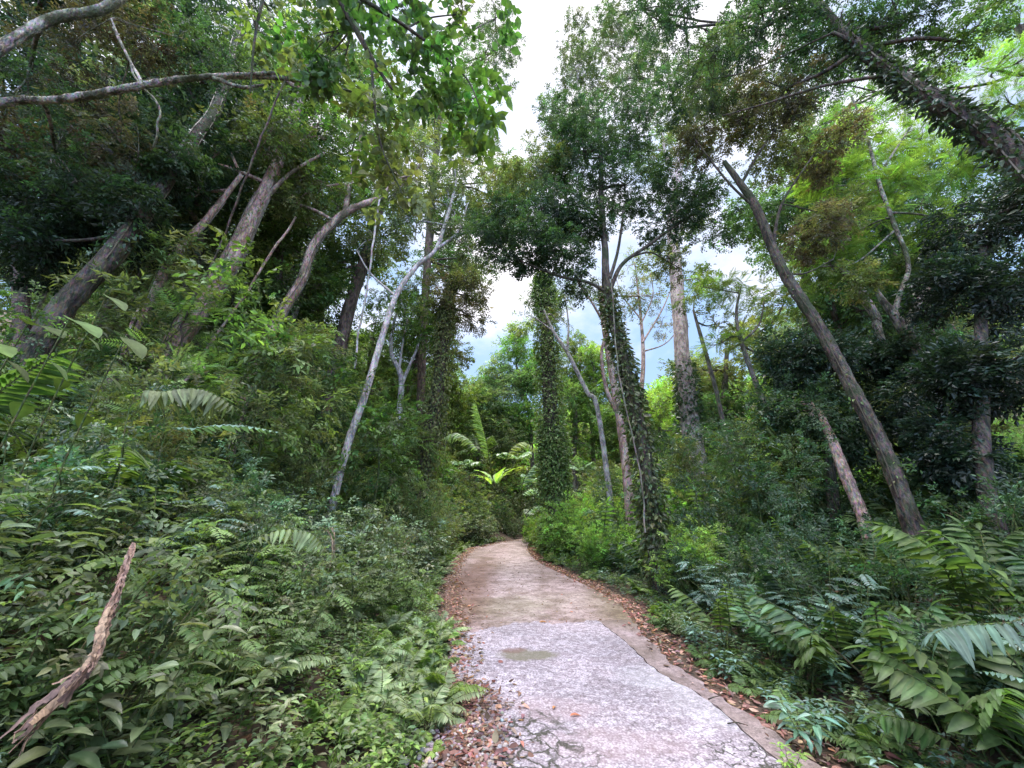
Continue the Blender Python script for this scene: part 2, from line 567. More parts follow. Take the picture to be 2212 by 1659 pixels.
# cloud cover: thick overhead, broken low in the sky
cov = math_node(N, L, 'MULTIPLY_ADD', sep.outputs[2], 2.0, -1.05)
cov = math_node(N, L, 'ADD', cov, math_node(N, L, 'MULTIPLY', math_node(N, L, 'SUBTRACT', nz.outputs['Fac'], .5), 3.2))
cov = math_node(N, L, 'ADD', cov, .32, clamp=True)
dp = N.new('ShaderNodeVectorMath'); dp.operation = 'DOT_PRODUCT'
gd = ray(1085, 610); gd = gd / np.linalg.norm(gd)
dp.inputs[1].default_value = tuple(gd)
L.new(tc.outputs['Generated'], dp.inputs[0])
glow = math_node(N, L, 'POWER', math_node(N, L, 'MAXIMUM', dp.outputs['Value'], 0), 160)
cov = math_node(N, L, 'ADD', cov, math_node(N, L, 'MULTIPLY', glow, 1.2), clamp=True)
# cloud brightness: boosted out of view, overhead and behind, to light the scene
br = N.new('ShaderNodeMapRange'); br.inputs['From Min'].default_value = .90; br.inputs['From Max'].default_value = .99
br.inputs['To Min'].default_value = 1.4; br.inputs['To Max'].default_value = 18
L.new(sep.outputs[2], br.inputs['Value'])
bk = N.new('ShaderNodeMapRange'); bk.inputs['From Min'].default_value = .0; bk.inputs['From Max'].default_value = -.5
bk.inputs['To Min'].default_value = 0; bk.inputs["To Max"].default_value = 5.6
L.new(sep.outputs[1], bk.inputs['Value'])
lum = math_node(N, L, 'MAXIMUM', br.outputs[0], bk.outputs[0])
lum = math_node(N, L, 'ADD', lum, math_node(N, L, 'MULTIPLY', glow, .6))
n2 = N.new('ShaderNodeTexNoise'); n2.inputs['Scale'].default_value = 2.1; n2.inputs['Detail'].default_value = 5
L.new(tc.outputs['Generated'], n2.inputs['Vector'])
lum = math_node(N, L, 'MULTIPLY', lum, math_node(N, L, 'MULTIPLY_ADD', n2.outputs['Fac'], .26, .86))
bgc = N.new('ShaderNodeBackground'); bgc.inputs['Color'].default_value = (.95, .92, 1.0, 1)
tint = N.new('ShaderNodeMix'); tint.data_type = 'RGBA'; tint.inputs[6].default_value = (.42, .64, 1.0, 1); tint.inputs[7].default_value = (.95, .93, 1.0, 1)
L.new(cov, tint.inputs[0]); L.new(tint.outputs[2], bgc.inputs['Color'])
cov = math_node(N, L, 'MULTIPLY_ADD', cov, .40, .60)
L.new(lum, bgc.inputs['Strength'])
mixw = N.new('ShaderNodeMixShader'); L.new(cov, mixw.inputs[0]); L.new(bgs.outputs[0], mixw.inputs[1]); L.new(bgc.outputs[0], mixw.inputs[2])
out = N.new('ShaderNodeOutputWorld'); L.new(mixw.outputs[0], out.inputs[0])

sd = bpy.data.lights.new("sun", 'SUN'); sd.energy = 5.0; sd.color = (1, .96, .9); sd.angle = math.radians(14); sd.color = (1, .95, .86)
so = bpy.data.objects.new("sun", sd); COL.objects.link(so)
sv = Vector((math.sin(SUN_AZ) * math.cos(SUN_EL), math.cos(SUN_AZ) * math.cos(SUN_EL), math.sin(SUN_EL)))
so.rotation_euler = sv.to_track_quat('Z', 'Y').to_euler()

# ------------------------------------------------------------------ ground


def simple_mat(name, build):
    m, N, L = new_mat(name)
    p = N.new('ShaderNodeBsdfPrincipled'); o = N.new('ShaderNodeOutputMaterial'); L.new(p.outputs[0], o.inputs[0])
    build(N, L, p)
    return m


def soil(N, L, p):
    tc = N.new('ShaderNodeTexCoord')
    a = N.new('ShaderNodeTexVoronoi'); a.inputs['Scale'].default_value = 14; a.inputs['Randomness'].default_value = 1
    b = N.new('ShaderNodeTexNoise'); b.inputs['Scale'].default_value = 5; b.inputs['Detail'].default_value = 8
    L.new(tc.outputs['Object'], a.inputs[0]); L.new(tc.outputs['Object'], b.inputs[0])
    cr = N.new('ShaderNodeValToRGB'); e = cr.color_ramp.elements
    e[0].position = .3; e[0].color = (.018, .014, .010, 1); e[1].position = .75; e[1].color = (.10, .062, .042, 1)
    mx = N.new('ShaderNodeMix'); mx.data_type = 'RGBA'; mx.inputs[0].default_value = .45
    L.new(b.outputs[0], cr.inputs[0]); L.new(cr.outputs[0], mx.inputs[6])
    c2 = N.new('ShaderNodeValToRGB'); e = c2.color_ramp.elements
    e[0].color = (.02, .02, .012, 1); e[1].color = (.17, .095, .06, 1)
    sp = N.new('ShaderNodeSeparateColor'); L.new(a.outputs['Color'], sp.inputs[0]); L.new(sp.outputs[0], c2.inputs[0])
    L.new(c2.outputs[0], mx.inputs[7]); L.new(mx.outputs[2], p.inputs['Base Color'])
    p.inputs['Roughness'].default_value = .95
    bm = N.new('ShaderNodeBump'); bm.inputs['Strength'].default_value = .8; bm.inputs['Distance'].default_value = .04
    L.new(a.outputs[0], bm.inputs['Height']); L.new(bm.outputs[0], p.inputs['Normal'])


MSOIL = simple_mat("forest_soil", soil)

xs = np.concatenate([np.linspace(-160, -14, 30), np.linspace(-13.5, 13.5, 136), np.linspace(14, 160, 30)])
ys = np.concatenate([np.linspace(-40, -3, 14), np.linspace(-2.8, 32, 160), np.linspace(33, 240, 60)])
X, Y = np.meshgrid(xs, ys)
Z = height(X, Y) - .03
acc = Acc()
nx = len(xs)
i = (np.arange(len(ys) - 1)[:, None] * nx + np.arange(nx - 1)[None]).ravel()
acc.add(np.column_stack([X.ravel(), Y.ravel(), Z.ravel()]), [np.stack([i, i + 1, i + nx + 1, i + nx], -1)], (.1, .1, .1), 0, True)
setp(link("ground", acc.mesh("ground", [MSOIL])), kind="structure")

# ------------------------------------------------------------------ road
JOINT_PX = [(940, 1375), (1010, 1372), (1060, 1360), (1110, 1352), (1160, 1350), (1200, 1353), (1240, 1347), (1290, 1345), (1335, 1342)]
JN = np.array([G(*q)[:2] for q in JOINT_PX])
CRACK = np.array([G(*q)[:2] for q in [(1290, 1345), (1345, 1385), (1400, 1440), (1450, 1475), (1500, 1500), (1560, 1545), (1620, 1600), (1690, 1659), (1760, 1720)]])


def crack_x(y):
    o = np.argsort(CRACK[:, 1])
    return np.interp(y, CRACK[o, 1], CRACK[o, 0]) + .006 * np.sin(y * 5) + .007 * np.sin(y * 23 + 1) + .007 * np.sin(y * 57) + .004 * np.sin(y * 131)


def joint_y(x):
    return np.interp(x, JN[:, 0], JN[:, 1]) + .05 * np.sin(x * 5.0) + .035 * np.sin(x * 17 + 1) + .03 * np.sin(x * 41) + .015 * np.sin(x * 97)


def ribbon(name, left, right, lift, mat, nx=24, skirt=.05, rough=0.0):
    n = len(left)
    u = np.linspace(0, 1, nx)
    xy = left[:, None] * (1 - u)[None, :, None] + right[:, None] * u[None, :, None]
    z = .05 * xy[..., 1] + lift
    hh = height(xy[..., 0], xy[..., 1]) + .012
    z = np.where(xy[..., 1] > 20, np.maximum(z, hh), z)
    z += rough * (hnoise(xy[..., 0] * 3, xy[..., 1] * 3))
    v = np.concatenate([xy, z[..., None]], -1)
    low = v.copy(); low[..., 2] -= skirt
    acc = Acc()
    i = (np.arange(n - 1)[:, None] * nx + np.arange(nx - 1)[None]).ravel()
    acc.add(v.reshape(-1, 3), [np.stack([i, i + 1, i + nx + 1, i + nx], -1)], (.5, .5, .5), 0, True)
    for a, b in ((v[:, 0], low[:, 0]), (low[:, -1], v[:, -1]), (low[0], v[0]), (v[-1], low[-1])):
        m = len(a); w = np.vstack([a, b]); k = np.arange(m - 1)
        acc.add(w, [np.stack([k, k + 1, k + 1 + m, k + m], -1)], (.5, .5, .5), 0, False)
    return link(name, acc.mesh(name, [mat]))


def concrete(kind):
    def f(N, L, p):
        tc = N.new('ShaderNodeTexCoord'); V = tc.outputs['Object']

        def noise(s, d=4, r=.6, off=0):
            n = N.new('ShaderNodeTexNoise'); n.inputs['Scale'].default_value = s; n.inputs['Detail'].default_value = d; n.inputs['Roughness'].default_value = r
            if off:
                m = N.new('ShaderNodeMapping'); m.inputs['Location'].default_value = (off, off * 2, 0); L.new(V, m.inputs[0]); L.new(m.outputs[0], n.inputs[0])
            else: L.new(V, n.inputs[0])
            return n

        def ramp(src, *st):
            r = N.new('ShaderNodeValToRGB'); e = r.color_ramp.elements
            e[0].position, e[0].color = st[0][0], (*st[0][1], 1); e[1].position, e[1].color = st[-1][0], (*st[-1][1], 1)
            for s in st[1:-1]:
                q = e.new(s[0]); q.color = (*s[1], 1)
            L.new(src, r.inputs[0]); return r.outputs[0]

        def mix(a, b, fac, mode='MIX'):
            m = N.new('ShaderNodeMix'); m.data_type = 'RGBA'; m.blend_type = mode
            for k, x in ((0, fac), (6, a), (7, b)):
                if isinstance(x, (int, float)): m.inputs[k].default_value = x
                elif isinstance(x, tuple): m.inputs[k].default_value = (*x, 1)
                else: L.new(x, m.inputs[k])
            return m.outputs[2]

        def spot(cx, cy, rx, ry, soft=.5, wob=.8):
            """soft uneven patch around a point of the road"""
            m = N.new('ShaderNodeMapping'); m.vector_type = 'POINT'
            m.inputs['Location'].default_value = (-cx / rx, -cy / ry, 0); m.inputs['Scale'].default_value = (1 / rx, 1 / ry, 0)
            L.new(V, m.inputs[0])
            l = N.new('ShaderNodeVectorMath'); l.operation = 'LENGTH'; L.new(m.outputs[0], l.inputs[0])
            n = noise(6, 6, .65, 4.7)
            s = math_node(N, L, 'MULTIPLY_ADD', math_node(N, L, 'SUBTRACT', n.outputs[0], .5), wob * 2.2, l.outputs['Value'])
            r = N.new('ShaderNodeMapRange'); r.inputs['From Min'].default_value = 1 + soft * .5; r.inputs['From Max'].default_value = 1 - soft * .5
            L.new(s, r.inputs[0]); return r.outputs[0]

        def cracks(scale, width, off=0):
            n = noise(7, 5, .6, off + 2)
            w = N.new('ShaderNodeVectorMath'); w.operation = 'MULTIPLY_ADD'
            L.new(n.outputs['Color'], w.inputs[0]); w.inputs[1].default_value = (.24, .24, 0); L.new(V, w.inputs[2])
            v = N.new('ShaderNodeTexVoronoi'); v.feature = 'DISTANCE_TO_EDGE'; v.inputs['Scale'].default_value = scale
            L.new(w.outputs[0], v.inputs[0])
            n3 = noise(9, 4, .7, off + 8)
            dd = math_node(N, L, 'ADD', v.outputs['Distance'], math_node(N, L, 'MULTIPLY', math_node(N, L, 'SUBTRACT', n3.outputs[0], .50), width * 1.8))
            r = N.new('ShaderNodeMapRange'); r.inputs['From Min'].default_value = width; r.inputs['From Max'].default_value = width * .35
            L.new(dd, r.inputs[0]); return r.outputs[0]

        big = noise(1.1, 5, .6); mid = noise(6, 6, .65, 3); fine = noise(70, 4, .7, 1)
        vo = N.new('ShaderNodeTexVoronoi'); vo.inputs['Scale'].default_value = 55 if kind == 'near' else 38
        L.new(V, vo.inputs[0])
        if kind == 'near':
            c = ramp(vo.outputs['Distance'], (.15, (.55, .53, .56)), (.42, (.38, .36, .385)), (.75, (.17, .155, .165)))
            c = mix(c, ramp(fine.outputs[0], (.36, (.16, .14, .15)), (.56, (.56, .53, .56))), .35)
            pit = noise(34, 3, .75, 6)
            c = mix(c, (.10, .085, .09), math_node(N, L, 'MULTIPLY', ramp(pit.outputs[0], (.52, (0, 0, 0)), (.62, (1, 1, 1))), .5))
            lump = noise(17, 2, .6, 9)
            c = mix(c, ramp(lump.outputs[0], (.42, (.72, .69, .70)), (.6, (1.12, 1.12, 1.12))), 1.0, 'MULTIPLY')
            c = mix(c, ramp(mid.outputs[0], (.38, (.82, .78, .79)), (.62, (1.0, 1.0, 1.03))), 1.0, 'MULTIPLY')
            c = mix(c, ramp(big.outputs[0], (.4, (.82, .80, .83)), (.6, (1.1, 1.06, 1.1))), 1.0, 'MULTIPLY')
            g = G(1140, 1422); g2 = G(1110, 1412)
            c = mix(c, (.13, .12, .075), math_node(N, L, 'MULTIPLY', spot(g[0], g[1], .34, .16), .8))
            c = mix(c, (.14, .075, .06), math_node(N, L, 'MULTIPLY', spot(g2[0], g2[1], .13, .10), .6))
            for q, rx, ry in (((1330, 1620), .5, .22), ((1190, 1540), .4, .2)):
                g = G(*q); c = mix(c, (.42, .29, .30), math_node(N, L, 'MULTIPLY', spot(g[0], g[1], rx, ry), .2))
            for q, rx, ry in (((1530, 1520), .35, .5), ((1410, 1470), .3, .3)):
                g = G(*q); c = mix(c, (.50, .51, .53), math_node(N, L, 'MULTIPLY', spot(g[0], g[1], rx, ry), .2))
            gl, gr = G(1100, 1640), G(1640, 1650)
            m1 = spot(gl[0], gl[1], .50, .55, .5, .9); m2 = spot(gr[0], gr[1], .36, .26, .4, .5)
            ck = math_node(N, L, 'MAXIMUM', math_node(N, L, 'MULTIPLY', cracks(7.5, .10), m1), math_node(N, L, 'MULTIPLY', cracks(8, .05, 5), m2))
            dirt = spot(gl[0] - .45, gl[1] + .1, .35, .7, .9, .7)
            c = mix(c, (.16, .085, .065), math_node(N, L, 'MULTIPLY', dirt, .75))
            c = mix(c, (.035, .035, .022), math_node(N, L, 'MULTIPLY', ck, .92))
            rgh, bs = .85, .6
            hgt = math_node(N, L, 'SUBTRACT', math_node(N, L, 'MULTIPLY', vo.outputs['Distance'], -.6), ck)
        else:
            c = ramp(mid.outputs[0], (.35, (.16, .132, .128)), (.6, (.31, .27, .275)))
            c = mix(c, ramp(fine.outputs[0], (.35, (.10, .08, .08)), (.62, (.42, .38, .39))), .45)
            c = mix(c, ramp(big.outputs[0], (.38, (.72, .66, .58)), (.62, (1.18, 1.1, 1.14))), 1.0, 'MULTIPLY')
            g = G(1110, 1245); c = mix(c, (.36, .32, .33), math_node(N, L, 'MULTIPLY', spot(g[0] + .1, g[1] + 1.5, .45, 6.5, .8, .4), .55))
            g = G(1260, 1300); c = mix(c, (.33, .29, .28), math_node(N, L, 'MULTIPLY', spot(g[0] - .2, g[1], .9, .8, .9, .6), .5))
            g = G(1110, 1325); c = mix(c, (.115, .115, .055), math_node(N, L, 'MULTIPLY', spot(g[0], g[1] + .5, .6, .9, .9, 1.1), .45))
            g = G(1330, 1310); c = mix(c, (.12, .10, .05), math_node(N, L, 'MULTIPLY', spot(g[0] + .35, g[1], .7, 1.6, .7, .6), .7))
            g = G(1010, 1290); c = mix(c, (.13, .07, .045), math_node(N, L, 'MULTIPLY', spot(g[0] - .1, g[1] + 1, .45, 5, .9, .6), .7))
            pit = noise(22, 4, .8, 6)
            c = mix(c, (.05, .038, .034), math_node(N, L, 'MULTIPLY', ramp(pit.outputs[0], (.50, (0, 0, 0)), (.60, (1, 1, 1))), .6))
            st_ = noise(3.2, 7, .75, 2)
            c = mix(c, ramp(st_.outputs[0], (.36, (.55, .46, .40)), (.62, (1.3, 1.25, 1.28))), 1.0, 'MULTIPLY')
            rgh, bs = .8, .5
            if kind == 'edge':
                c = mix(c, (.20, .165, .16), .3)
            hgt = math_node(N, L, 'MULTIPLY', vo.outputs['Distance'], -.35)
        c = mix(c, (1.0, .975, .93), 1.0, 'MULTIPLY')
        L.new(c, p.inputs['Base Color']); p.inputs['Roughness'].default_value = rgh; p.inputs['Specular IOR Level'].default_value = .35
        h2 = math_node(N, L, 'ADD', hgt, math_node(N, L, 'MULTIPLY', fine.outputs[0], .6))
        bm = N.new('ShaderNodeBump'); bm.inputs['Strength'].default_value = bs; bm.inputs['Distance'].default_value = .012
        L.new(h2, bm.inputs['Height']); L.new(bm.outputs[0], p.inputs['Normal'])
    return f


MNEAR = simple_mat("pebbly_concrete", concrete('near'))
MFAR = simple_mat("weathered_concrete", concrete('far'))
MEDGE = simple_mat("edge_concrete", concrete('edge'))

cl, cr_ = catmull(Lp, 12), catmull(Rp, 12)
setp(ribbon("road", cl, cr_, 0.0, MFAR, 24, .05, .006), kind="structure")
# near slab: from behind the camera up to its broken front edge
yy = np.linspace(-6, 1, 150)
tt = np.linspace(0, 1, 170)
xl0 = edge_at(Lp, 2.5)
lft, rgt, ring = [], [], []
for t in tt:
    yb = -6 + t * (JN[0, 1] + 6)
    xl = edge_at(Lp, yb) + .02 * math.sin(yb * 17) + .02 * math.sin(yb * 7) + .03
    yr = -6 + t * (JN[7, 1] + 6)
    lft.append((xl, yb)); rgt.append((crack_x(yr) - .010, yr))
lft, rgt = np.array(lft), np.array(rgt)
u = np.linspace(0, 1, 60)
xy = lft[:, None] * (1 - u)[None, :, None] + rgt[:, None] * u[None, :, None]
wj = np.clip((tt - .8) / .2, 0, 1) ** 2                                # ease the rows into the broken front edge
xy[..., 1] += wj[:, None] * (joint_y(xy[-1, :, 0]) - xy[-1, :, 1])[None]
z = .05 * xy[..., 1] + .032 + .004 * hnoise(xy[..., 0] * 4, xy[..., 1] * 4)
v = np.concatenate([xy, z[..., None]], -1); low = v.copy(); low[..., 2] -= .05
acc = Acc(); nxx = 60
i = (np.arange(len(tt) - 1)[:, None] * nxx + np.arange(nxx - 1)[None]).ravel()
acc.add(v.reshape(-1, 3), [np.stack([i, i + 1, i + nxx + 1, i + nxx], -1)], (.5, .5, .5), 0, True)
for a, b in ((v[:, 0], low[:, 0]), (low[:, -1], v[:, -1]), (low[0], v[0]), (v[-1], low[-1])):
    m = len(a); w = np.vstack([a, b]); k = np.arange(m - 1)
    acc.add(w, [np.stack([k, k + 1, k + 1 + m, k + m], -1)], (.5, .5, .5), 0, False)
setp(link("road_slab", acc.mesh("road_slab", [MNEAR])), kind="structure")
yq = np.linspace(-6, JN[8, 1] - .03, 160)
lf = np.column_stack([crack_x(yq) + .012, yq]); rg = np.column_stack([np.maximum(edge_at(Rp, yq) + .02 * np.sin(yq * 7) + .018 * np.sin(yq * 19 + 2) + .012 * np.sin(yq * 43), crack_x(yq) + .07), yq])
setp(ribbon("road_edge_strip", lf, rg, .024, MEDGE, 8, .04, .003), kind="structure")

# ------------------------------------------------------------------ individual trees, left of the road
GB = np.array([.075, .105, .05])
T = build_tree
T("tree", "thick reddish-brown trunk leaning right, hung with dry vine cords, left of the road",
  [(350, 800, 8.5, 62), (430, 665, 8.6, 56), (500, 560, 8.8, 46), (545, 465, 9, 38), (600, 350, 9.3, 30), (660, 180, 10, 20)],
  [[(545, 465, 9, 16), (620, 380, 9.3, 10), (700, 330, 9.6, 6)]],
  [(560, 330, 9.0, 105, 170, OLIVE), (450, 350, 8.5, 90, 150, DARK), (660, 300, 9.5, 95, 150, MID), (600, 160, 9.5, 120, 200, MID), (700, 120, 9.8, 90, 130, OLIVE)],
  'pink', MID, tsize=.55, vine=dict(lo=0, hi=.75, n=900, size=.085, col=OLIVE, out=.8, cords=9, off=.04, spread=1.8))
T("tree", "grey-brown leaning trunk in the dark corner, farthest left behind the big leaves",
  [(120, 690, 6.2, 56), (170, 630, 6.3, 54), (245, 545, 6.5, 46), (330, 430, 6.9, 38), (420, 300, 7.4, 36), (470, 225, 7.9, 28), (520, 60, 8.6, 20)],
  [[(330, 430, 6.9, 18), (240, 330, 7, 12), (150, 270, 7, 7)]],
  [(150, 430, 7.3, 120, 230, DEEP), (60, 300, 6.8, 110, 200, RUST * .7), (260, 290, 7.5, 130, 260, DEEP), (380, 160, 7.9, 120, 230, DARK), (330, 480, 8.0, 90, 150, DEEP), (40, 520, 7.2, 90, 150, DEEP), (290, 440, 6.6, 60, 90, DEEP), (370, 330, 6.9, 60, 90, DARK)],  # corner shade put into these darkened leaf colours
  'dark', DARK, tsize=.46, density=1.6, vine=dict(lo=.4, hi=1, n=1300, size=.10, col=DARK, out=.8, cords=4, off=.03, spread=2.2))
T("tree", "slim mottled pinkish trunk leaning right between two thicker trunks on the left bank",
  [(275, 740, 7.6, 26), (330, 635, 7.8, 25), (385, 540, 8, 22), (445, 475, 8.2, 17), (520, 380, 8.6, 12)],
  [], [(430, 420, 8.6, 80, 120, DARK), (520, 250, 9, 90, 130, MID)], 'pink', DARK, tsize=.5, vine=dict(lo=0, hi=.9, n=260, size=.08, col=OLIVE, out=.8, cords=2, off=.03, spread=1.8))
T("tree", "slim mottled trunk forking into a crooked pale branch, beside the vine-hung thick trunk",
  [(545, 800, 9.6, 28), (600, 690, 9.8, 26), (650, 605, 10, 24), (680, 525, 10.1, 22), (745, 460, 10.3, 20), (820, 428, 10.5, 13)],
  [[(745, 460, 10.3, 16), (760, 380, 10.5, 12), (790, 250, 10.8, 8)]],
  [(720, 400, 10.4, 85, 140, MID), (800, 300, 10.8, 105, 180, MID), (880, 380, 11, 90, 140, OLIVE), (640, 440, 10.3, 70, 110, OLIVE)],
  'pink', MID, tsize=.5, vine=dict(lo=0, hi=.8, n=800, size=.085, col=OLIVE, out=.8, cords=4, off=.03, spread=2.0))
T("tree", "straight dark grey-brown trunk half way along the left bank, with a bare lower stem",
  [(690, 930, 13, 44), (725, 800, 13, 40), (755, 665, 13.2, 34), (795, 540, 13.6, 27), (840, 380, 14, 18)],
  [], [(800, 520, 13.8, 85, 170, MID), (730, 570, 13.6, 80, 150, DARK), (850, 380, 14, 110, 230, MID), (760, 330, 14, 110, 220, DARK)],
  'brown', MID, tsize=.5)
T("tree", "slender pale grey trunk curving right over the left bank, smooth and almost bare",
  [(722, 1075, 9.8, 22), (755, 950, 10, 21), (790, 850, 10.1, 20), (825, 730, 10.4, 17), (855, 640, 10.7, 15), (900, 575, 11, 13), (940, 540, 11.2, 11), (965, 470, 11.6, 10), (985, 400, 12, 7)],
  [[(940, 540, 11.2, 10), (990, 500, 11.6, 7), (1010, 440, 12, 4)], [(855, 640, 10.7, 8), (800, 590, 11, 5), (770, 540, 11, 3)]],
  [(965, 440, 11.8, 85, 90, GB), (900, 480, 11.6, 70, 60, GREYG * .8), (1005, 530, 12, 60, 50, GB), (950, 330, 12, 95, 130, OLIVE), (830, 520, 11.4, 50, 45, OLIVE)],
  'pale', MID, tws=TWN, tsize=.45, cat="tree")
T("tree", "small pinkish-white tree with a low fork, standing right of the curving pale trunk",
  [(850, 1010, 15, 17), (860, 920, 15, 17), (867, 830, 15.1, 16), (862, 800, 15.1, 15), (845, 760, 15.2, 10), (850, 700, 15.4, 8), (870, 640, 15.6, 6)],
  [[(867, 830, 15.1, 13), (885, 790, 15.2, 9), (905, 740, 15.3, 7), (915, 680, 15.5, 4)], [(862, 800, 15.1, 8), (870, 740, 15.2, 6), (880, 690, 15.3, 4)]],
  [(875, 690, 15.5, 62, 190, MID * 1.2), (915, 740, 15.6, 42, 100, BRIGHT * .8), (835, 640, 15.8, 45, 100, MID), (900, 620, 15.8, 50, 110, MID)],
  'pale', MID, tsize=.42)
T("tree", "leaning tree smothered in a hanging curtain of small-leaved vines, left of the gap",
  [(900, 1085, 14, 46), (925, 970, 14.1, 44), (945, 860, 14.3, 38), (958, 750, 14.6, 30), (968, 650, 15, 20), (985, 590, 15.3, 12)],
  [], [(975, 630, 15.2, 62, 210, RUST), (1010, 680, 15.4, 45, 110, RUST * 1.1), (945, 680, 15, 40, 90, OLIVE), (1010, 610, 15.4, 40, 90, OLIVE)],
  'dark', OLIVE, tws=TWN, tsize=.42, loose=1,
  vine=dict(lo=0, hi=1, n=9000, size=.13, col=OLIVE * 1.05, spread=2.6, out=.5, hang=1, cords=10, off=.05, leaf=LF, mat=MLEAF))
# the pale lichened limb that reaches in from the left, and the one above it
T("leaning_tree", "mossy pale lichen-covered limb stretching across the upper left, nearest to the camera",
  [(-420, 420, 4.0, 50), (-200, 300, 4.1, 38), (0, 224, 4.2, 21), (120, 216, 4.3, 20), (230, 200, 4.4, 19), (310, 184, 4.5, 17), (450, 166, 4.7, 15), (600, 168, 5.0, 13), (720, 190, 5.3, 8), (800, 205, 5.5, 6)],
  [[(460, 168, 4.7, 12), (520, 188, 4.8, 10), (570, 184, 4.9, 6)], [(310, 184, 4.5, 9), (270, 110, 4.6, 6), (240, 40, 4.7, 4)], [(450, 166, 4.7, 12), (580, 158, 4.9, 9), (700, 150, 5.2, 5)]],
  [(300, 60, 5.6, 120, 230, RUST * .6), (130, 130, 5.6, 110, 210, RUST * .5), (420, 90, 5.8, 100, 180, DARK * .9), (120, 330, 6.2, 110, 150, DARK), (300, 330, 6.4, 110, 150, RUST * .7)],  # leaf colours darkened to stand in for canopy shade
  'lichen', DARK, tsize=.32, rough=.5, vine=dict(name="moss", lo=.3, hi=1, n=1500, size=.035, col=RUST * .6, out=1.0, hang=.4, spread=1.6, off=.002, cords=0, leaf=LFN, mat=MLEAF))
T("leaning_tree", "thick pale blotched limb crossing the top left corner above the longer lichened one",
  [(-350, 330, 3.6, 48), (-120, 190, 3.8, 42), (30, 85, 4, 26), (120, 38, 4.2, 25), (230, 14, 4.4, 22), (330, -60, 4.8, 30)],
  [], [(60, 170, 5, 80, 90, DARK), (210, -20, 5.4, 110, 120, RUST * .8)], 'lichen', DARK, tsize=.3, rough=.3, vine=dict(name="moss", lo=.3, hi=1, n=700, size=.04, col=RUST * .6, out=1.0, hang=.4, spread=1.5, off=.002, cords=0, leaf=LFN, mat=MLEAF))
# big-leaved tree hanging over the upper middle left
T("broadleaf_tree", "tree whose large translucent green leaves droop over the road from the upper left",
  [(560, -520, 3.0, 50), (640, -260, 3.3, 34), (720, -40, 3.6, 22), (800, 120, 3.9, 12), (860, 210, 4.1, 6)],
  [[(720, -40, 3.6, 14), (880, 60, 3.8, 9), (1000, 160, 4, 5), (1040, 240, 4.1, 3)], [(800, 120, 3.9, 9), (820, 300, 4.2, 6), (870, 420, 4.4, 3)], [(640, -260, 3.3, 14), (560, 30, 3.8, 8), (540, 200, 4.1, 4)]],
  [(760, 60, 4.0, 150, 52, np.array([.05, .11, .04])), (930, 110, 4.0, 135, 50, np.array([.05, .12, .04])), (980, 230, 4.2, 70, 24, np.array([.06, .13, .035])), (860, 260, 4.3, 110, 38, MID),
   (860, 400, 4.6, 60, 18, OLIVE), (600, 60, 4.2, 120, 38, MID), (840, -40, 4.2, 150, 50, DARK), (1000, 30, 4.2, 60, 16, MID)],
  'dark', MID, tws=TWL, tsize=.42, ground=False, amt=.3)
for k, (lb, tp_, bl) in enumerate([
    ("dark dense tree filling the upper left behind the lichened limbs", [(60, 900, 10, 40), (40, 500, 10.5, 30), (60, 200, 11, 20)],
     [(60, 420, 9.5, 140, 480, DEEP), (200, 250, 9.5, 160, 560, DEEP), (60, 130, 9, 160, 480, DEEP), (230, 60, 9, 160, 480, DEEP), (330, 420, 10, 130, 420, DEEP), (100, -60, 8, 160, 420, DEEP), (330, -40, 8, 150, 380, DEEP), (20, 280, 8.5, 100, 300, DEEP), (430, 120, 10, 130, 400, DEEP * 1.2), (330, 250, 9.8, 110, 360, DEEP)]),  # shade of the upper left painted in as very dark leaves
    ("bushy green tree rising over the middle of the left bank", [(610, 950, 12, 34), (600, 600, 12.5, 26), (610, 350, 13, 18)],
     [(590, 480, 12.2, 120, 330, MID), (660, 640, 12.2, 90, 230, MID * .9), (500, 640, 12, 90, 220, OLIVE), (620, 320, 12.5, 140, 480, DARK), (480, 220, 12, 150, 480, DARK * .8), (740, 200, 12.5, 140, 340, MID), (560, 80, 12, 150, 330, DARK)]),
    ("tall leafy tree whose crown edges the sky gap from the left", [(905, 1000, 18, 26), (915, 700, 18.5, 22), (935, 400, 19, 18), (960, 150, 19.6, 10)],
     [(1000, 400, 19, 95, 300, OLIVE * 1.1), (940, 300, 19, 130, 420, MID), (1020, 290, 19, 65, 190, OLIVE), (1040, 130, 19.6, 66, 170, GB), (1105, 90, 19.6, 40, 70, GB), (990, 200, 19.6, 90, 260, MID), (1070, 40, 20, 60, 130, GB), (1100, 380, 19, 62, 150, MID), (1080, 190, 20, 45, 60, GB), (1010, 560, 19, 42, 60, OLIVE), (1070, 430, 19, 60, 220, OLIVE), (1110, 390, 19, 45, 130, MID * 1.2), (1040, 490, 19, 50, 110, GB), (980, 470, 19, 60, 150, MID), (1010, 600, 19.4, 40, 60, OLIVE), (1060, 560, 19.4, 55, 60, GB), (1100, 500, 19.4, 50, 70, OLIVE), (1040, 650, 19.6, 30, 26, RUST * 1.3)]),
    ("rounded bright green tree low behind the small forked tree", [(800, 900, 20, 22), (800, 800, 20.4, 18), (805, 720, 21, 10)],
     [(800, 760, 20.5, 80, 330, MID * 1.3), (905, 720, 21, 75, 330, BRIGHT * .75), (880, 830, 20, 70, 280, MID * 1.1), (750, 850, 20, 70, 260, MID), (965, 760, 21, 45, 160, OLIVE)]),
]):
    T("tree", lb, tp_, [], bl, 'brown', DARK, tsize=[.62, .62, .6, .55][k])

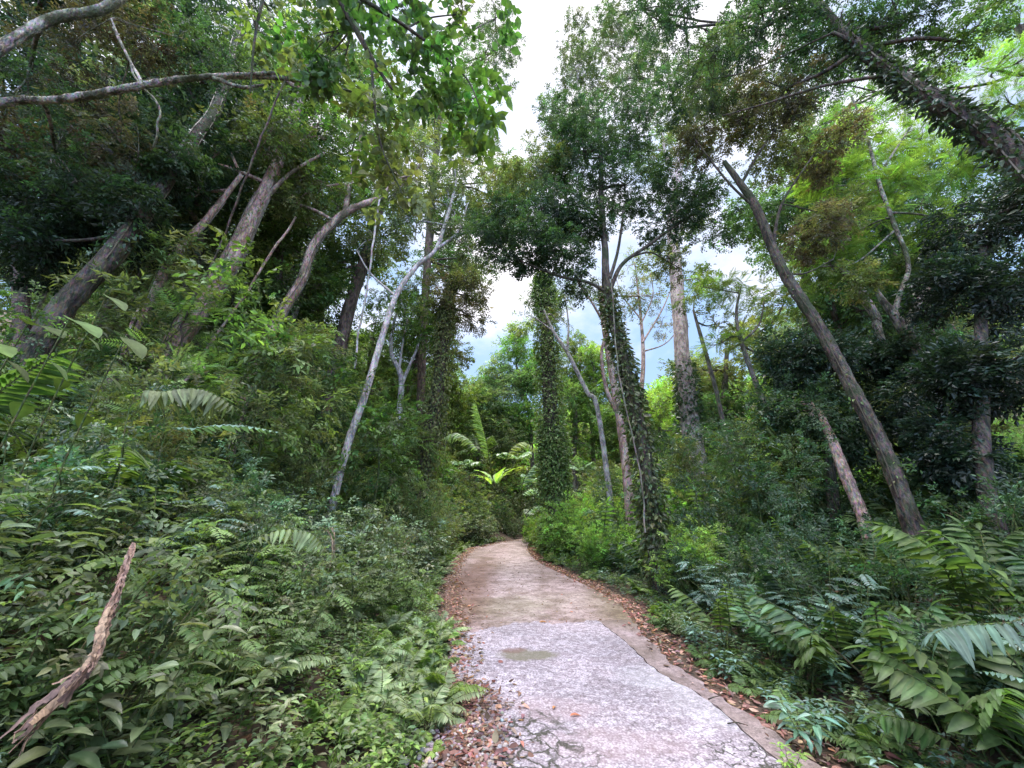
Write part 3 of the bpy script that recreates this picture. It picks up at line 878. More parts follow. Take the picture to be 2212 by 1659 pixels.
# ------------------------------------------------------------------ individual trees, right of the road
T("tree", "straight trunk completely clothed in climbing leaves, a green column beside the gap",
  [(1197, 1060, 17, 46), (1193, 980, 17, 44), (1186, 850, 17.2, 40), (1180, 740, 17.6, 36), (1176, 640, 18, 32), (1172, 590, 18.3, 20)],
  [], [(1178, 625, 18.3, 34, 70, MID), (1150, 640, 18.6, 30, 45, OLIVE), (1215, 660, 18.6, 32, 45, OLIVE)],
  'dark', MID, tws=TWN, tsize=.4,
  vine=dict(lo=.02, hi=.98, n=20000, size=.13, col=MID * 1.45, out=1.1, hang=.5, spread=2.1, off=.15, cords=4, leaf=LM, mat=MLEAFG))
T("tree", "thin crooked grey tree with bare forking branches, right of the green column",
  [(1292, 890, 15, 13), (1270, 850, 15, 12), (1245, 800, 15, 11), (1225, 760, 15, 10), (1195, 715, 15.2, 8), (1175, 670, 15.4, 5)],
  [[(1225, 760, 15, 8), (1228, 700, 15.2, 5), (1220, 640, 15.4, 3)], [(1195, 715, 15.2, 5), (1160, 690, 15.3, 3), (1140, 680, 15.3, 2)]],
  [(1225, 640, 15.6, 30, 30, OLIVE), (1145, 690, 15.5, 26, 26, MID), (1200, 690, 15.8, 36, 30, OLIVE)], 'pale', MID, tws=TWN, tsize=.3)
T("tree", "dark tree with a shaggy climber-clad trunk under a broad dark crown, right of the road",
  [(1418, 1180, 9.2, 44), (1405, 1080, 9.2, 42), (1388, 960, 9.3, 40), (1365, 860, 9.5, 34), (1345, 770, 9.7, 28), (1325, 690, 9.9, 26), (1312, 620, 10, 24), (1308, 540, 10.1, 18), (1300, 450, 10.4, 16), (1298, 330, 10.8, 12), (1290, 240, 11.2, 8)],
  [[(1312, 632, 10, 11), (1270, 610, 9.9, 9), (1210, 597, 9.8, 8), (1140, 570, 9.8, 5), (1090, 545, 9.8, 3)],
   [(1318, 625, 10, 13), (1345, 570, 10.2, 11), (1400, 530, 10.4, 9), (1470, 480, 10.6, 7), (1540, 440, 10.9, 4)],
   [(1318, 600, 10, 11), (1335, 540, 10.1, 8), (1350, 440, 10.5, 6)], [(1302, 480, 10.3, 8), (1240, 420, 10.4, 5), (1180, 390, 10.5, 3)]],
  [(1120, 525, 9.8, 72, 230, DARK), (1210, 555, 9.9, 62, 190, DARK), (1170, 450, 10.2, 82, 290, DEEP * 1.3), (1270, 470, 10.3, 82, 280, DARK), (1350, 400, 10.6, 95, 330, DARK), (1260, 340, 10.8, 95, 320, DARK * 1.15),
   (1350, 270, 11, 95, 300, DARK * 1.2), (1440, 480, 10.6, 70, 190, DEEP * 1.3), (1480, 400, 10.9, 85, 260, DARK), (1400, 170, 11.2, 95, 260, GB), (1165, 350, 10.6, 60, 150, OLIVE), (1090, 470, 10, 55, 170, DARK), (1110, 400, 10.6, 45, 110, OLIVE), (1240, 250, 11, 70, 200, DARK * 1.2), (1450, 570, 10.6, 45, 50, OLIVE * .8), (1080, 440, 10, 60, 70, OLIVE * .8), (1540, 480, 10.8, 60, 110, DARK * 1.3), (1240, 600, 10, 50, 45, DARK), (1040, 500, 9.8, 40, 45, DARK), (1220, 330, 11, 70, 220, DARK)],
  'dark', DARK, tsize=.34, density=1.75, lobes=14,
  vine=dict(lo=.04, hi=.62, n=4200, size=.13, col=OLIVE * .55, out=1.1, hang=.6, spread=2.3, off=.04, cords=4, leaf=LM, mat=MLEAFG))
T("tree", "tall pale pinkish-white trunk with ivy round its foot, right of the shaggy dark tree",
  [(1492, 930, 16, 52), (1485, 850, 16, 46), (1472, 760, 16.2, 40), (1464, 660, 16.5, 37), (1456, 560, 17, 33), (1452, 480, 17.4, 29), (1462, 400, 18, 24), (1470, 330, 18.5, 18)],
  [[(1462, 400, 18, 15), (1440, 340, 18.4, 10), (1430, 290, 18.8, 6)], [(1470, 345, 18.4, 12), (1500, 290, 18.8, 8), (1540, 230, 19, 5)]],
  [(1470, 300, 18.8, 80, 170, OLIVE), (1400, 330, 18.8, 70, 120, MID), (1540, 260, 19, 90, 180, OLIVE), (1330, 130, 19.5, 90, 240, GB), (1270, 100, 19.5, 70, 190, GB), (1330, 60, 19.8, 60, 130, GB), (1250, 200, 19.3, 80, 240, GB), (1215, 280, 19, 45, 110, GB), (1240, 150, 19.6, 50, 90, GB), (1195, 235, 19.3, 25, 30, GB), (1480, 470, 17.6, 45, 60, OLIVE), (1430, 560, 17, 35, 35, OLIVE), (1510, 600, 17, 35, 35, MID)],
  'blush', GB, tsize=.55, density=1.5, vine=dict(lo=.08, hi=.34, n=1500, size=.17, col=DARK * 1.4, out=.9, hang=.4, spread=1.5, off=.08, cords=3))
T("tree", "pink-barked tree with twin stems just behind the shaggy dark trunk",
  [(1352, 1010, 13, 24), (1338, 900, 13.2, 22), (1322, 800, 13.4, 20), (1306, 700, 13.8, 18), (1296, 620, 14, 12)],
  [[(1338, 900, 13.2, 14), (1310, 840, 13.3, 11), (1300, 760, 13.5, 9), (1320, 690, 13.8, 7)], [(1306, 700, 13.8, 8), (1270, 640, 14, 5), (1240, 600, 14.2, 3)]],
  [(1300, 620, 14.2, 38, 50, OLIVE), (1380, 640, 14.2, 45, 50, OLIVE), (1250, 610, 14.3, 30, 40, MID)], 'pink', OLIVE, tws=TWN, tsize=.36)
T("tree", "dark brown trunk leaning left in one long diagonal on the right, under a reddish canopy",
  [(1950, 1075, 6.9, 44), (1910, 975, 7, 40), (1862, 880, 7.1, 36), (1815, 790, 7.3, 33), (1765, 700, 7.5, 31), (1705, 610, 7.7, 28), (1668, 540, 7.9, 24), (1632, 450, 8.1, 22), (1600, 400, 8.3, 18), (1565, 350, 8.5, 12)],
  [[(1668, 545, 7.9, 10), (1680, 470, 8, 8), (1700, 420, 8, 6), (1760, 330, 8.1, 3)], [(1600, 400, 8.3, 9), (1640, 330, 8.3, 7), (1700, 250, 8.4, 5), (1800, 150, 8.5, 3)],
   [(1690, 590, 7.8, 7), (1740, 590, 7.8, 5), (1800, 560, 7.9, 3)], [(1632, 450, 8.1, 8), (1570, 390, 8.3, 6), (1500, 300, 8.5, 4)]],
  [(1580, 260, 8.5, 110, 300, RUST * .75), (1690, 280, 8.4, 110, 300, OLIVE * .7), (1780, 330, 8.3, 62, 150, RUST), (1620, 120, 8.6, 120, 300, DARK), (1480, 190, 8.8, 95, 230, DARK), (1760, 500, 8.2, 62, 140, RUST * 1.1), (1830, 610, 8.2, 45, 60, OLIVE), (1740, 140, 8.5, 110, 260, DARK), (1820, 470, 8.5, 60, 110, OLIVE)],
  'dark', OLIVE * .75, tsize=.33, rough=.2, density=1.7, vine=dict(lo=.1, hi=.8, n=160, size=.07, col=OLIVE, out=.9, cords=2, off=.02, spread=1.6, leaf=LM, mat=MLEAF))
T("leaning_tree", "heavy dark trunk leaning in from the upper right corner, furred with ferns and climbers",
  [(2800, 900, 3.4, 120), (2500, 620, 3.6, 100), (2250, 400, 3.9, 60), (2140, 295, 4.1, 52), (2030, 225, 4.3, 44), (1930, 160, 4.6, 32), (1850, 95, 4.9, 28), (1780, 20, 5.3, 20), (1700, -80, 5.8, 12)],
  [[(2030, 225, 4.4, 14), (1960, 150, 4.5, 14), (1890, 110, 4.7, 12), (1800, 70, 5, 8)], [(1930, 160, 4.6, 10), (1780, 185, 4.9, 8), (1650, 225, 5.1, 5), (1560, 250, 5.3, 3)]],
  [(1830, 60, 5.2, 120, 200, DARK * 1.1), (1650, 60, 5.6, 130, 220, DARK), (1950, 50, 5.0, 100, 140, DARK), (1480, 60, 6.2, 110, 160, DARK), (1700, 190, 5.6, 80, 100, RUST * .8), (2080, 90, 4.8, 90, 110, MID), (1390, 20, 6.6, 90, 120, DARK), (1540, 170, 6, 80, 90, GB)],
  'dark', DARK, tsize=.27, amt=.3, rough=.16, density=2.1,
  vine=dict(lo=.2, hi=.8, n=2600, size=.10, col=DARK * .9, out=1.2, hang=.3, spread=2.0, off=.02, cords=6, leaf=LM, mat=MLEAFG))
T("tree", "grey lichened tree forking into two pale arms above the dark bushes on the right",
  [(1975, 760, 9.0, 30), (1955, 720, 9, 30), (1930, 680, 9, 22), (1900, 640, 9.1, 14), (1882, 600, 9.2, 8)],
  [[(1955, 720, 9, 24), (1985, 650, 9, 18), (2030, 610, 9, 14), (2085, 572, 9, 8)], [(1930, 680, 9, 15), (1945, 630, 9, 12), (1962, 570, 9.1, 11), (1930, 480, 9.2, 10), (1900, 400, 9.4, 10), (1885, 340, 9.6, 8), (1860, 260, 9.9, 6), (1840, 210, 10, 4)],
   [(1895, 385, 9.5, 7), (1930, 330, 9.6, 6), (1970, 270, 9.8, 4)], [(1930, 500, 9.2, 6), (1860, 560, 9.3, 4), (1810, 580, 9.4, 3)]],
  [(1880, 300, 9.9, 95, 160, BRIGHT), (1960, 400, 9.8, 95, 150, BRIGHT), (1800, 400, 10, 85, 150, BRIGHT), (1990, 300, 9.9, 80, 120, BRIGHT * .9), (1780, 560, 10, 85, 130, MID * 1.3), (2040, 480, 9.8, 70, 100, BRIGHT * .8), (1850, 500, 10, 85, 130, BRIGHT)],  # raised leaf colours stand in for light from behind
  'lichen', BRIGHT, tws=TWF, tsize=.45, flat=.5, cat="tree", density=1.7, mat=MBACK)
T("tree", "broken pale lichened stem with a snapped orange tip, left of the forked pale tree",
  [(1905, 740, 9.8, 20), (1893, 690, 9.8, 22), (1870, 650, 9.8, 22), (1845, 605, 9.9, 18), (1815, 585, 9.9, 17), (1788, 562, 10, 16)],
  [], [], 'lichen', MID, rough=.2)
T("tree", "thin pale leaning tree with feathery bright foliage, left of the long diagonal trunk",
  [(1672, 930, 12, 16), (1645, 860, 12, 15), (1622, 800, 12.1, 13), (1602, 740, 12.2, 11), (1590, 680, 12.4, 8), (1600, 620, 12.6, 5)],
  [[(1602, 740, 12.2, 6), (1640, 700, 12.3, 5), (1650, 650, 12.4, 3)]],
  [(1600, 620, 12.6, 90, 170, MID * 1.3), (1520, 620, 12.8, 60, 80, BRIGHT * .8), (1680, 660, 12.6, 70, 120, MID * 1.2), (1560, 740, 12.8, 50, 70, LIME * .7), (1650, 760, 12.8, 60, 90, OLIVE * 1.3)],
  'grey', MID, tws=TWF, tsize=.42, flat=.5)
T("tree", "slim pale stem between the tall pale trunk and the thin feathery tree",
  [(1555, 880, 14, 12), (1535, 800, 14, 11), (1515, 730, 14.2, 10), (1498, 670, 14.5, 6)],
  [], [(1500, 640, 14.6, 42, 60, MID), (1545, 700, 14.6, 40, 60, OLIVE)], 'grey', MID, tsize=.4)
T("tree", "orange-pink peeling trunk in shade behind the foot of the long diagonal trunk",
  [(1872, 1150, 8.2, 34), (1852, 1090, 8.3, 30), (1822, 1020, 8.4, 30), (1795, 950, 8.6, 24), (1770, 890, 8.8, 14)],
  [], [(1760, 880, 8.8, 60, 100, DARK)], 'pink', DARK, tsize=.35)
# the canopy, backlight put into its bright leaf colours, and the dark bushy trees of the right side
T("tree", "bright lime feathery canopy in the top right corner, lit from behind",
  [(2500, 700, 6.5, 40), (2350, 300, 7, 30), (2200, 60, 7.4, 18)],
  [], [(2150, 150, 7.2, 100, 130, LIME * .9), (2080, 330, 7.8, 90, 120, BRIGHT), (2200, 60, 7.4, 90, 110, LIME * .8), (2200, 230, 7.4, 70, 90, LIME * .8), (2000, 200, 8.2, 70, 80, BRIGHT * .8)],
  'dark', BRIGHT, tws=TWF, tsize=.36, flat=.5, density=1.5, mat=MBACK)
for k, (lb, tp_, bl) in enumerate([
    ("dark glossy bushy tree massed against the right edge of the view", [(2130, 1050, 6.8, 40), (2120, 800, 7, 30), (2120, 550, 7.2, 20)],
     [(2120, 480, 7.2, 110, 330, DEEP), (2190, 620, 6.8, 90, 280, DEEP), (2060, 620, 7.6, 80, 240, DEEP), (2160, 800, 6.8, 100, 330, DEEP * 1.1), (2040, 830, 7.4, 85, 260, DEEP), (2200, 420, 7, 80, 240, DARK), (2080, 960, 7.2, 90, 240, DEEP)]),
    ("dark rounded evergreen right behind the long diagonal trunk", [(1800, 1080, 9.6, 30), (1790, 950, 9.7, 24), (1780, 800, 9.9, 16)],
     [(1720, 770, 9.6, 62, 260, DEEP * 1.1), (1800, 800, 9.8, 75, 320, DEEP * 1.15), (1880, 800, 9.6, 80, 320, DEEP), (1720, 870, 9.6, 65, 240, DARK), (1940, 900, 9.4, 80, 280, DEEP), (1820, 930, 9.8, 70, 230, DARK), (1960, 780, 9.5, 60, 200, DEEP)]),
    ("airy olive tree with small leaves in the middle distance on the right", [(1560, 1000, 19, 24), (1565, 850, 19.3, 18), (1570, 760, 19.6, 10)],
     [(1540, 800, 19.5, 60, 220, OLIVE), (1610, 850, 19.2, 70, 260, MID), (1650, 740, 20, 70, 240, OLIVE * 1.2), (1540, 900, 19, 60, 220, DARK * 1.4), (1450, 860, 19.5, 45, 160, LIME * .7), (1700, 640, 20, 80, 240, OLIVE)]),
    ("green tree closing the canopy behind the reddish leaves, upper right", [(1750, 950, 14, 28), (1740, 600, 14.5, 22), (1720, 350, 15, 15)],
     [(1700, 460, 14.5, 110, 300, MID * 1.1), (1780, 330, 14.5, 120, 300, BRIGHT * .7), (1620, 480, 14.6, 70, 170, MID), (1900, 200, 14, 130, 300, MID), (1980, 620, 13, 110, 280, OLIVE), (1860, 680, 13, 90, 230, MID), (2080, 380, 13, 130, 300, MID)]),
]):
    T("tree", lb, tp_, [], bl, 'dark', DARK, tsize=[.42, .42, .55, .6][k], mat=MLEAFG if k < 2 else None)

# ------------------------------------------------------------------ the wooded slope that closes the view
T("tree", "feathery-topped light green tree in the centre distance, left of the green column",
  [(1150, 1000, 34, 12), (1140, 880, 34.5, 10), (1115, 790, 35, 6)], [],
  [(1110, 760, 35, 48, 170, LIME * .55), (1130, 715, 35.5, 30, 80, OLIVE * 1.5), (1070, 810, 35, 42, 190, GREYG * 1.1), (1155, 820, 35, 48, 200, MID * 1.4), (1110, 850, 34, 55, 260, GREYG), (1050, 880, 34, 62, 280, GREYG * .9), (1140, 910, 34, 60, 280, MID * 1.3), (1090, 940, 34, 60, 260, GREYG * .8), (1020, 830, 35, 40, 150, MID * 1.5)], 'grey', MID, tws=TWN, tsize=.85, density=1.4)  # greyed, lightened leaf colours imitate distance haze
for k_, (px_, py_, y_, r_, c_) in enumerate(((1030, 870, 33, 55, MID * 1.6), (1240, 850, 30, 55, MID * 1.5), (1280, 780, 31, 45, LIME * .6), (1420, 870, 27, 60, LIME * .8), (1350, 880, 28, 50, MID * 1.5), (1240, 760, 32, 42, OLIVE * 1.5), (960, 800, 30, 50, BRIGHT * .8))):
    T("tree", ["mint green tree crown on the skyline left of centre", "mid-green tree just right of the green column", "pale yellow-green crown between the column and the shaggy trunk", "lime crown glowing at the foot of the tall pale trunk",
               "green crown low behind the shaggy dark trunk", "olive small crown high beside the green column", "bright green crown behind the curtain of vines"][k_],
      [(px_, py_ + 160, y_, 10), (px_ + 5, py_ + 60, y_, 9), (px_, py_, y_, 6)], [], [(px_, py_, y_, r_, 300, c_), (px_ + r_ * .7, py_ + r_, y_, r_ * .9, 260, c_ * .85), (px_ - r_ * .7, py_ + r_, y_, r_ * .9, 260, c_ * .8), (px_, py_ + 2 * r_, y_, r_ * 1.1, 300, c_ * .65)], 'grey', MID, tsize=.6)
T("tree", "dark dead-looking tree with pink bare crown against the blue patch of sky",
  [(1385, 900, 24, 14), (1390, 780, 24.5, 11), (1385, 690, 25, 8), (1375, 600, 25.5, 5)],
  [[(1388, 740, 24.6, 6), (1430, 670, 25, 4), (1455, 610, 25.3, 2)], [(1385, 690, 25, 5), (1345, 640, 25.2, 3), (1330, 600, 25.4, 2)], [(1385, 700, 25, 4), (1410, 640, 25.2, 3), (1405, 590, 25.4, 2)], [(1388, 760, 24.6, 5), (1440, 740, 24.8, 3), (1480, 690, 25, 2)]],
  [(1395, 640, 25.3, 55, 60, RUST * 1.6), (1430, 700, 25.2, 40, 40, RUST * 1.4), (1370, 570, 25.3, 45, 60, OLIVE * 1.3)], 'pink', MID, tws=TWN, tsize=.5)


def far_tree(h, r, seed, col, bark, dens=1.0):
    """a whole forest tree of its own, in metres, used many times over"""
    rg = np.random.default_rng(seed)
    lean = rg.uniform(-.8, .8, 2)
    tr_ = [(0, 0, -.4, .17), (lean[0] * .2, lean[1] * .2, h * .35, .13), (lean[0] * .7, lean[1] * .7, h * .7, .09), (lean[0], lean[1], h, .05)]
    bl = []
    for k in range(9):
        a = rg.uniform(0, 6.28); zz = h * rg.uniform(.38, 1.0); rr = r * rg.uniform(.2, .8)
        bl.append((lean[0] * zz / h + math.cos(a) * rr, lean[1] * zz / h + math.sin(a) * rr, zz, r * rg.uniform(.42, .62), int(95 * dens), np.asarray(col) * rg.uniform(.75, 1.3)))
    return build_tree("forest_tree", "x", tr_, [], bl, bark, col, tsize=.62, ground=False, world=True, lobes=6,
                      vine=dict(lo=.02, hi=.7, n=900, size=.15, col=np.asarray(col) * .9, out=.9, hang=.5, spread=2.6, off=.05, cords=2, leaf=LF, mat=MLEAF))


protos = [far_tree(13, 3.2, 1, MID, 'grey'), far_tree(16, 3.0, 2, DARK * 1.25, 'brown'), far_tree(11, 3.2, 3, OLIVE, 'pink'), far_tree(14, 3.4, 4, GREYG * .7, 'grey'), far_tree(9, 2.8, 5, BRIGHT * .65, 'brown')]
KIND = ["mid-green", "dark-leaved tall", "olive-leaved", "grey-green", "low bright green"]
spots = []
rs = random.Random(12)


def clear_of_gap(x, y):
    """keep the window of sky over the road open"""
    px = x / max(y, .1)
    return not (-.13 < px < .07 and y < 60) and not (y < 24 and -.20 < px < .55) and not (y < 33 and .05 < px < .85)


tries = 0
while len(spots) < 96 and tries < 6000:
    tries += 1
    y = rs.uniform(10, 58); x = rs.uniform(-1.5, 1.5) * y * .95
    if not clear_of_gap(x, y) or (x < 0 and edge_at(Lp, min(y, 24)) - x < 3.5) or (x > 0 and x - edge_at(Rp, min(y, 23)) < 5 and y < 30): continue
    if any((x - a) ** 2 + (y - b) ** 2 < (2.3 + .035 * y) ** 2 for a, b in spots): continue
    spots.append((x, y))
first = set()
for x, y in spots:
    right_back = x > 0 and y > 24
    k = rs.choice([0, 1, 2, 3, 4]) if not (right_back and x / y < .6) else rs.choice([4, 4, 2])
    if y < 22 and abs(x) > 3: k = rs.choice([0, 1, 1, 3])
    side = "left" if x < 0 else "right"
    dist = "close behind the bank" if y < 16 else ("in the middle distance" if y < 32 else "far up the slope")
    lb = f"{KIND[k]} forest tree {dist} {side} of the road"
    sc = rs.uniform(.85, 1.15) * (.72 if (abs(x / y) < .42 and y > 24) else 1.0)
    if abs(x / y) < .42 and y > 34: sc *= .8
    z = float(height(x, y))
    loc, rz = (x, y, z - .1), rs.uniform(0, 6.28)
    if k not in first:
        first.add(k); o = protos[k]
        o.location = Vector(loc); o.rotation_euler = (0, 0, rz); o.scale = (sc,) * 3
    else:
        o = dup(protos[k], loc, rz, sc)
    setp(o, lb, "tree", f"{KIND[k]} forest trees {dist} {side} of the road")
for k in range(5):
    if k not in first:
        for c in kids[protos[k].name]: bpy.data.objects.remove(c)
        bpy.data.objects.remove(protos[k])

# far-off wood on the hillside beyond, read as one mass, leaf colour lifted for haze
acc = Acc()
n = 9000
yy = RNG.uniform(34, 110, n); xx = RNG.uniform(-1.25, 1.25, n) * yy
hh = 5.5 + 2.6 * hnoise(xx * .23, yy * .23) + 1.4 * hnoise(xx * .7, yy * .7)
hh = hh * np.where(np.abs(xx / yy + .02) < .12, .55, 1)
zz = height(xx, yy) + hh * RNG.random(n) ** .4
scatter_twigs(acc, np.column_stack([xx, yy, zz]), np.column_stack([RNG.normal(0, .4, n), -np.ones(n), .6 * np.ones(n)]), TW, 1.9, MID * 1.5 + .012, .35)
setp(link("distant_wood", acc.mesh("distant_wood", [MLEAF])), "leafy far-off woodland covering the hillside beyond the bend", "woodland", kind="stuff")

# ------------------------------------------------------------------ low plants
def arc(o, d, ln, droop, n=8, bend=0.0):
    """a stalk curving under its own weight"""
    t = np.linspace(0, 1, n)[:, None]
    side = unit(np.cross(d, [0, 0, 1.0]))
    return o + d * ln * t + np.array([0, 0, -1.0]) * droop * ln * t ** 2 + side * bend * ln * t ** 2


def frond(st, lv, path, pairs, l0, leaf, col, wid_ang=.5, start=.12, r=.004, tip=True, up=None, curl=0.15, scol=(.08, .1, .04), env=.6):
    tube(st, path, np.linspace(r, r * .35, len(path)), 4, scol)
    n = len(path)
    ts = np.linspace(start, .97, pairs)
    q = ts * (n - 1); i = np.clip(q.astype(int), 0, n - 2); f = (q - i)[:, None]
    p = path[i] * (1 - f) + path[i + 1] * f
    tg = unit(path[i + 1] - path[i])
    upv = np.array([0, 0, 1.0]) if up is None else up
    sd = unit(np.cross(tg, upv)); nn = np.cross(sd, tg)
    ln = l0 * np.sin(np.pi * (np.linspace(.16, .93, pairs))) ** env
    for s in (-1, 1):
        d = unit(sd * s + tg * wid_ang + RNG.normal(0, .07, (pairs, 3)) - nn * curl)
        R = frames(d, nn + RNG.normal(0, .15, (pairs, 3)))
        inst(lv, leaf, p, R, ln * RNG.uniform(.8, 1.15, pairs), jitter(col, pairs, .12), 0, True)
    if tip:
        inst(lv, leaf, path[-1:], frames(tg[-1:], nn[-1:]), ln[-1:] * 1.2, jitter(col, 1, .1), 0, True)


def az(a, el):
    return np.array([math.cos(a) * math.cos(el), math.sin(a) * math.cos(el), math.sin(el)])


def pl_fern(col=LIME * .62, n=11, ln=.62, pairs=17, leaf=LMN, lf=.15, el=(.5, 1.2)):
    st, lv = Acc(), Acc()
    for k in range(n):
        d = az(k * 2.4 + RNG.uniform(0, .6), RNG.uniform(*el))
        path = arc(np.zeros(3), d, ln * RNG.uniform(.7, 1.2), RNG.uniform(.3, .65), 9, RNG.uniform(-.15, .15))
        frond(st, lv, path, pairs, lf, leaf, np.asarray(col) * RNG.uniform(.75, 1.2), .45, .2)
    return st, lv


def pl_broad(col=GREYG, h=.55, stems=5, leaf=LX, lf=.13, nodes=6, spread=.35):
    st, lv = Acc(), Acc()
    for k in range(stems):
        d = az(RNG.uniform(0, 6.28), RNG.uniform(.9, 1.5)); o = np.append(RNG.normal(0, .05, 2), 0)
        path = arc(o, d, h * RNG.uniform(.6, 1.15), .12, 8, RNG.uniform(-.2, .2))
        tube(st, path, np.linspace(.005, .002, 8), 4, (.07, .09, .04))
        for j in range(nodes):
            t = .3 + .7 * j / (nodes - 1); i = min(int(t * 7), 6); p = path[i] + (path[i + 1] - path[i]) * (t * 7 - i)
            a0 = j * 1.57 + k
            m = 2 if j < nodes - 1 else 4
            for s in range(m):
                dd = az(a0 + s * (6.283 / m), RNG.uniform(-.1, .45))
                pp = p + dd * .02
                inst(lv, leaf, pp[None], frames(dd[None], unit(np.array([[0, 0, 1.0]]) + RNG.normal(0, .2, (1, 3)))), lf * RNG.uniform(.65, 1.2) * (1.1 - .25 * t), jitter(col, 1, .2), 0, True)
    return st, lv


def pl_shrub(col=MID, h=1.0, r=.5, tw=None, n=95, size=.2):
    st, lv = Acc(), Acc()
    ends = []
    for k in range(9):
        a = RNG.uniform(0, 6.28)
        e = np.array([math.cos(a) * r * RNG.uniform(.2, 1), math.sin(a) * r * RNG.uniform(.2, 1), h * RNG.uniform(.45, 1)])
        q = limb(st, np.zeros(3), e, .012, .003, 4, .2, 5); ends.append(q)
    E = np.vstack([e[len(e) // 3:] for e in ends])
    p = E[RNG.integers(0, len(E), n)] + RNG.normal(0, .10, (n, 3)) * h
    p[:, 2] = np.maximum(p[:, 2], .05)
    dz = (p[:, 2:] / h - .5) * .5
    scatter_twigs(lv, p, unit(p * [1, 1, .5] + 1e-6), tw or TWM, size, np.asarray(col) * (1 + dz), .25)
    return st, lv


def pl_sapling(col=MID, h=3.4, n=210, size=.34, tw=None, r=.75):
    st, lv = Acc(), Acc()
    q = catmull([[0, 0, 0], [RNG.uniform(-.2, .2), RNG.uniform(-.2, .2), h * .5], [RNG.uniform(-.4, .4), RNG.uniform(-.4, .4), h]], 10)
    tube(st, q, np.linspace(.03, .006, len(q)), 6, (.1, .1, .1))
    P_ = []
    for k in range(14):
        i = int(len(q) * (.25 + .72 * k / 14)); a = RNG.uniform(0, 6.28)
        e = q[i] + az(a, RNG.uniform(-.1, .7)) * r * RNG.uniform(.5, 1.2)
        P_.append(limb(st, q[i], e, .010, .002, 4, .2, 5)[2:])
    E = np.vstack(P_)
    p = E[RNG.integers(0, len(E), n)] + RNG.normal(0, .13, (n, 3))
    scatter_twigs(lv, p, unit((p - [0, 0, h * .5]) * [1, 1, .3]), tw or TWM, size, np.asarray(col), .28, .35)
    return st, lv


def pl_compound(col=MID, h=1.2, stems=6, pairs=9, lf=.075, ln=.36, leaf=LM, per=6):
    st, lv = Acc(), Acc()
    for k in range(stems):
        d = az(RNG.uniform(0, 6.28), RNG.uniform(.85, 1.45))
        path = arc(np.append(RNG.normal(0, .06, 2), 0), d, h * RNG.uniform(.6, 1.1), .2, 10, RNG.uniform(-.2, .2))
        tube(st, path, np.linspace(.009, .003, 10), 5, (.07, .06, .03))
        for j in range(per):
            i = 3 + int(j * 6 / per); c = np.asarray(col) * RNG.uniform(.75, 1.15) * (1.35 if j == per - 1 else 1)
            dd = az(RNG.uniform(0, 6.28), RNG.uniform(-.05, .7))
            frond(st, lv, arc(path[i], dd, ln * RNG.uniform(.7, 1.15), .35, 7), pairs, lf, leaf, c, .35, .18, .0025)
    return st, lv


def pl_ginger(col=MID, h=1.5, stems=4, leaf=leaf_fine(.30, .04, .4, 7, .38), lf=.25, n=9, lean=(.8, 1.35), droop=.3):
    st, lv = Acc(), Acc()
    for k in range(stems):
        d = az(RNG.uniform(0, 6.28), RNG.uniform(*lean))
        path = arc(np.append(RNG.normal(0, .08, 2), 0), d, h * RNG.uniform(.7, 1.15), droop * RNG.uniform(.6, 1.4), 12)
        tube(st, path, np.linspace(.010, .004, 12), 5, (.035, .045, .022))
        frond(st, lv, path, n, lf, leaf, col, .8, .34, .003, True, None, .45, env=.3)
    return st, lv


def pl_palm(col=PALE, n=6, ln=1.1, pairs=20, lf=.34, el=(.5, 1.25), leaf=LXN, droop=(.3, .7)):
    st, lv = Acc(), Acc()
    for k in range(n):
        d = az(k * 2.4 + RNG.uniform(0, .8), RNG.uniform(*el))
        path = arc(np.zeros(3), d, ln * RNG.uniform(.75, 1.2), RNG.uniform(*droop), 12, RNG.uniform(-.15, .15))
        frond(st, lv, path, pairs, lf, leaf, np.asarray(col) * RNG.uniform(.75, 1.15), .6, .3, .009, curl=.3, env=.5)
    return st, lv


def pl_bigleaf(col=DARK * 1.6, n=12, lf=.17, h=.7, leaf=LXW):
    st, lv = Acc(), Acc()
    for k in range(n):
        d = az(k * 2.4 + RNG.uniform(0, .7), RNG.uniform(.7, 1.4))
        path = arc(np.zeros(3), d, h * RNG.uniform(.5, 1.15), .25, 8)
        tube(st, path, np.linspace(.007, .003, 8), 5, (.06, .09, .03))
        dd = unit(d * [1, 1, 0] + [0, 0, RNG.uniform(-.7, .1)])
        inst(lv, leaf, path[-1:], frames(dd[None], np.array([[0, 0, 1.0]]) + RNG.normal(0, .25, (1, 3))), lf * RNG.uniform(.6, 1.25), jitter(col, 1, .25), 0, True)
    return st, lv


def pl_banana(col=LIME * .9, n=9, lf=.95, leaf=LXB):
    st, lv = Acc(), Acc()
    for k in range(n):
        d = az(k * 2.4, RNG.uniform(.75, 1.4))
        path = arc(np.zeros(3), d, .35, .05, 5)
        tube(st, path, np.linspace(.03, .012, 5), 6, (.12, .17, .05))
        inst(lv, leaf, path[-1:], frames(unit(d)[None], np.array([[0, 0, 1.0]])), lf * RNG.uniform(.7, 1.15), jitter(col, 1, .12), 0, True)
    return st, lv


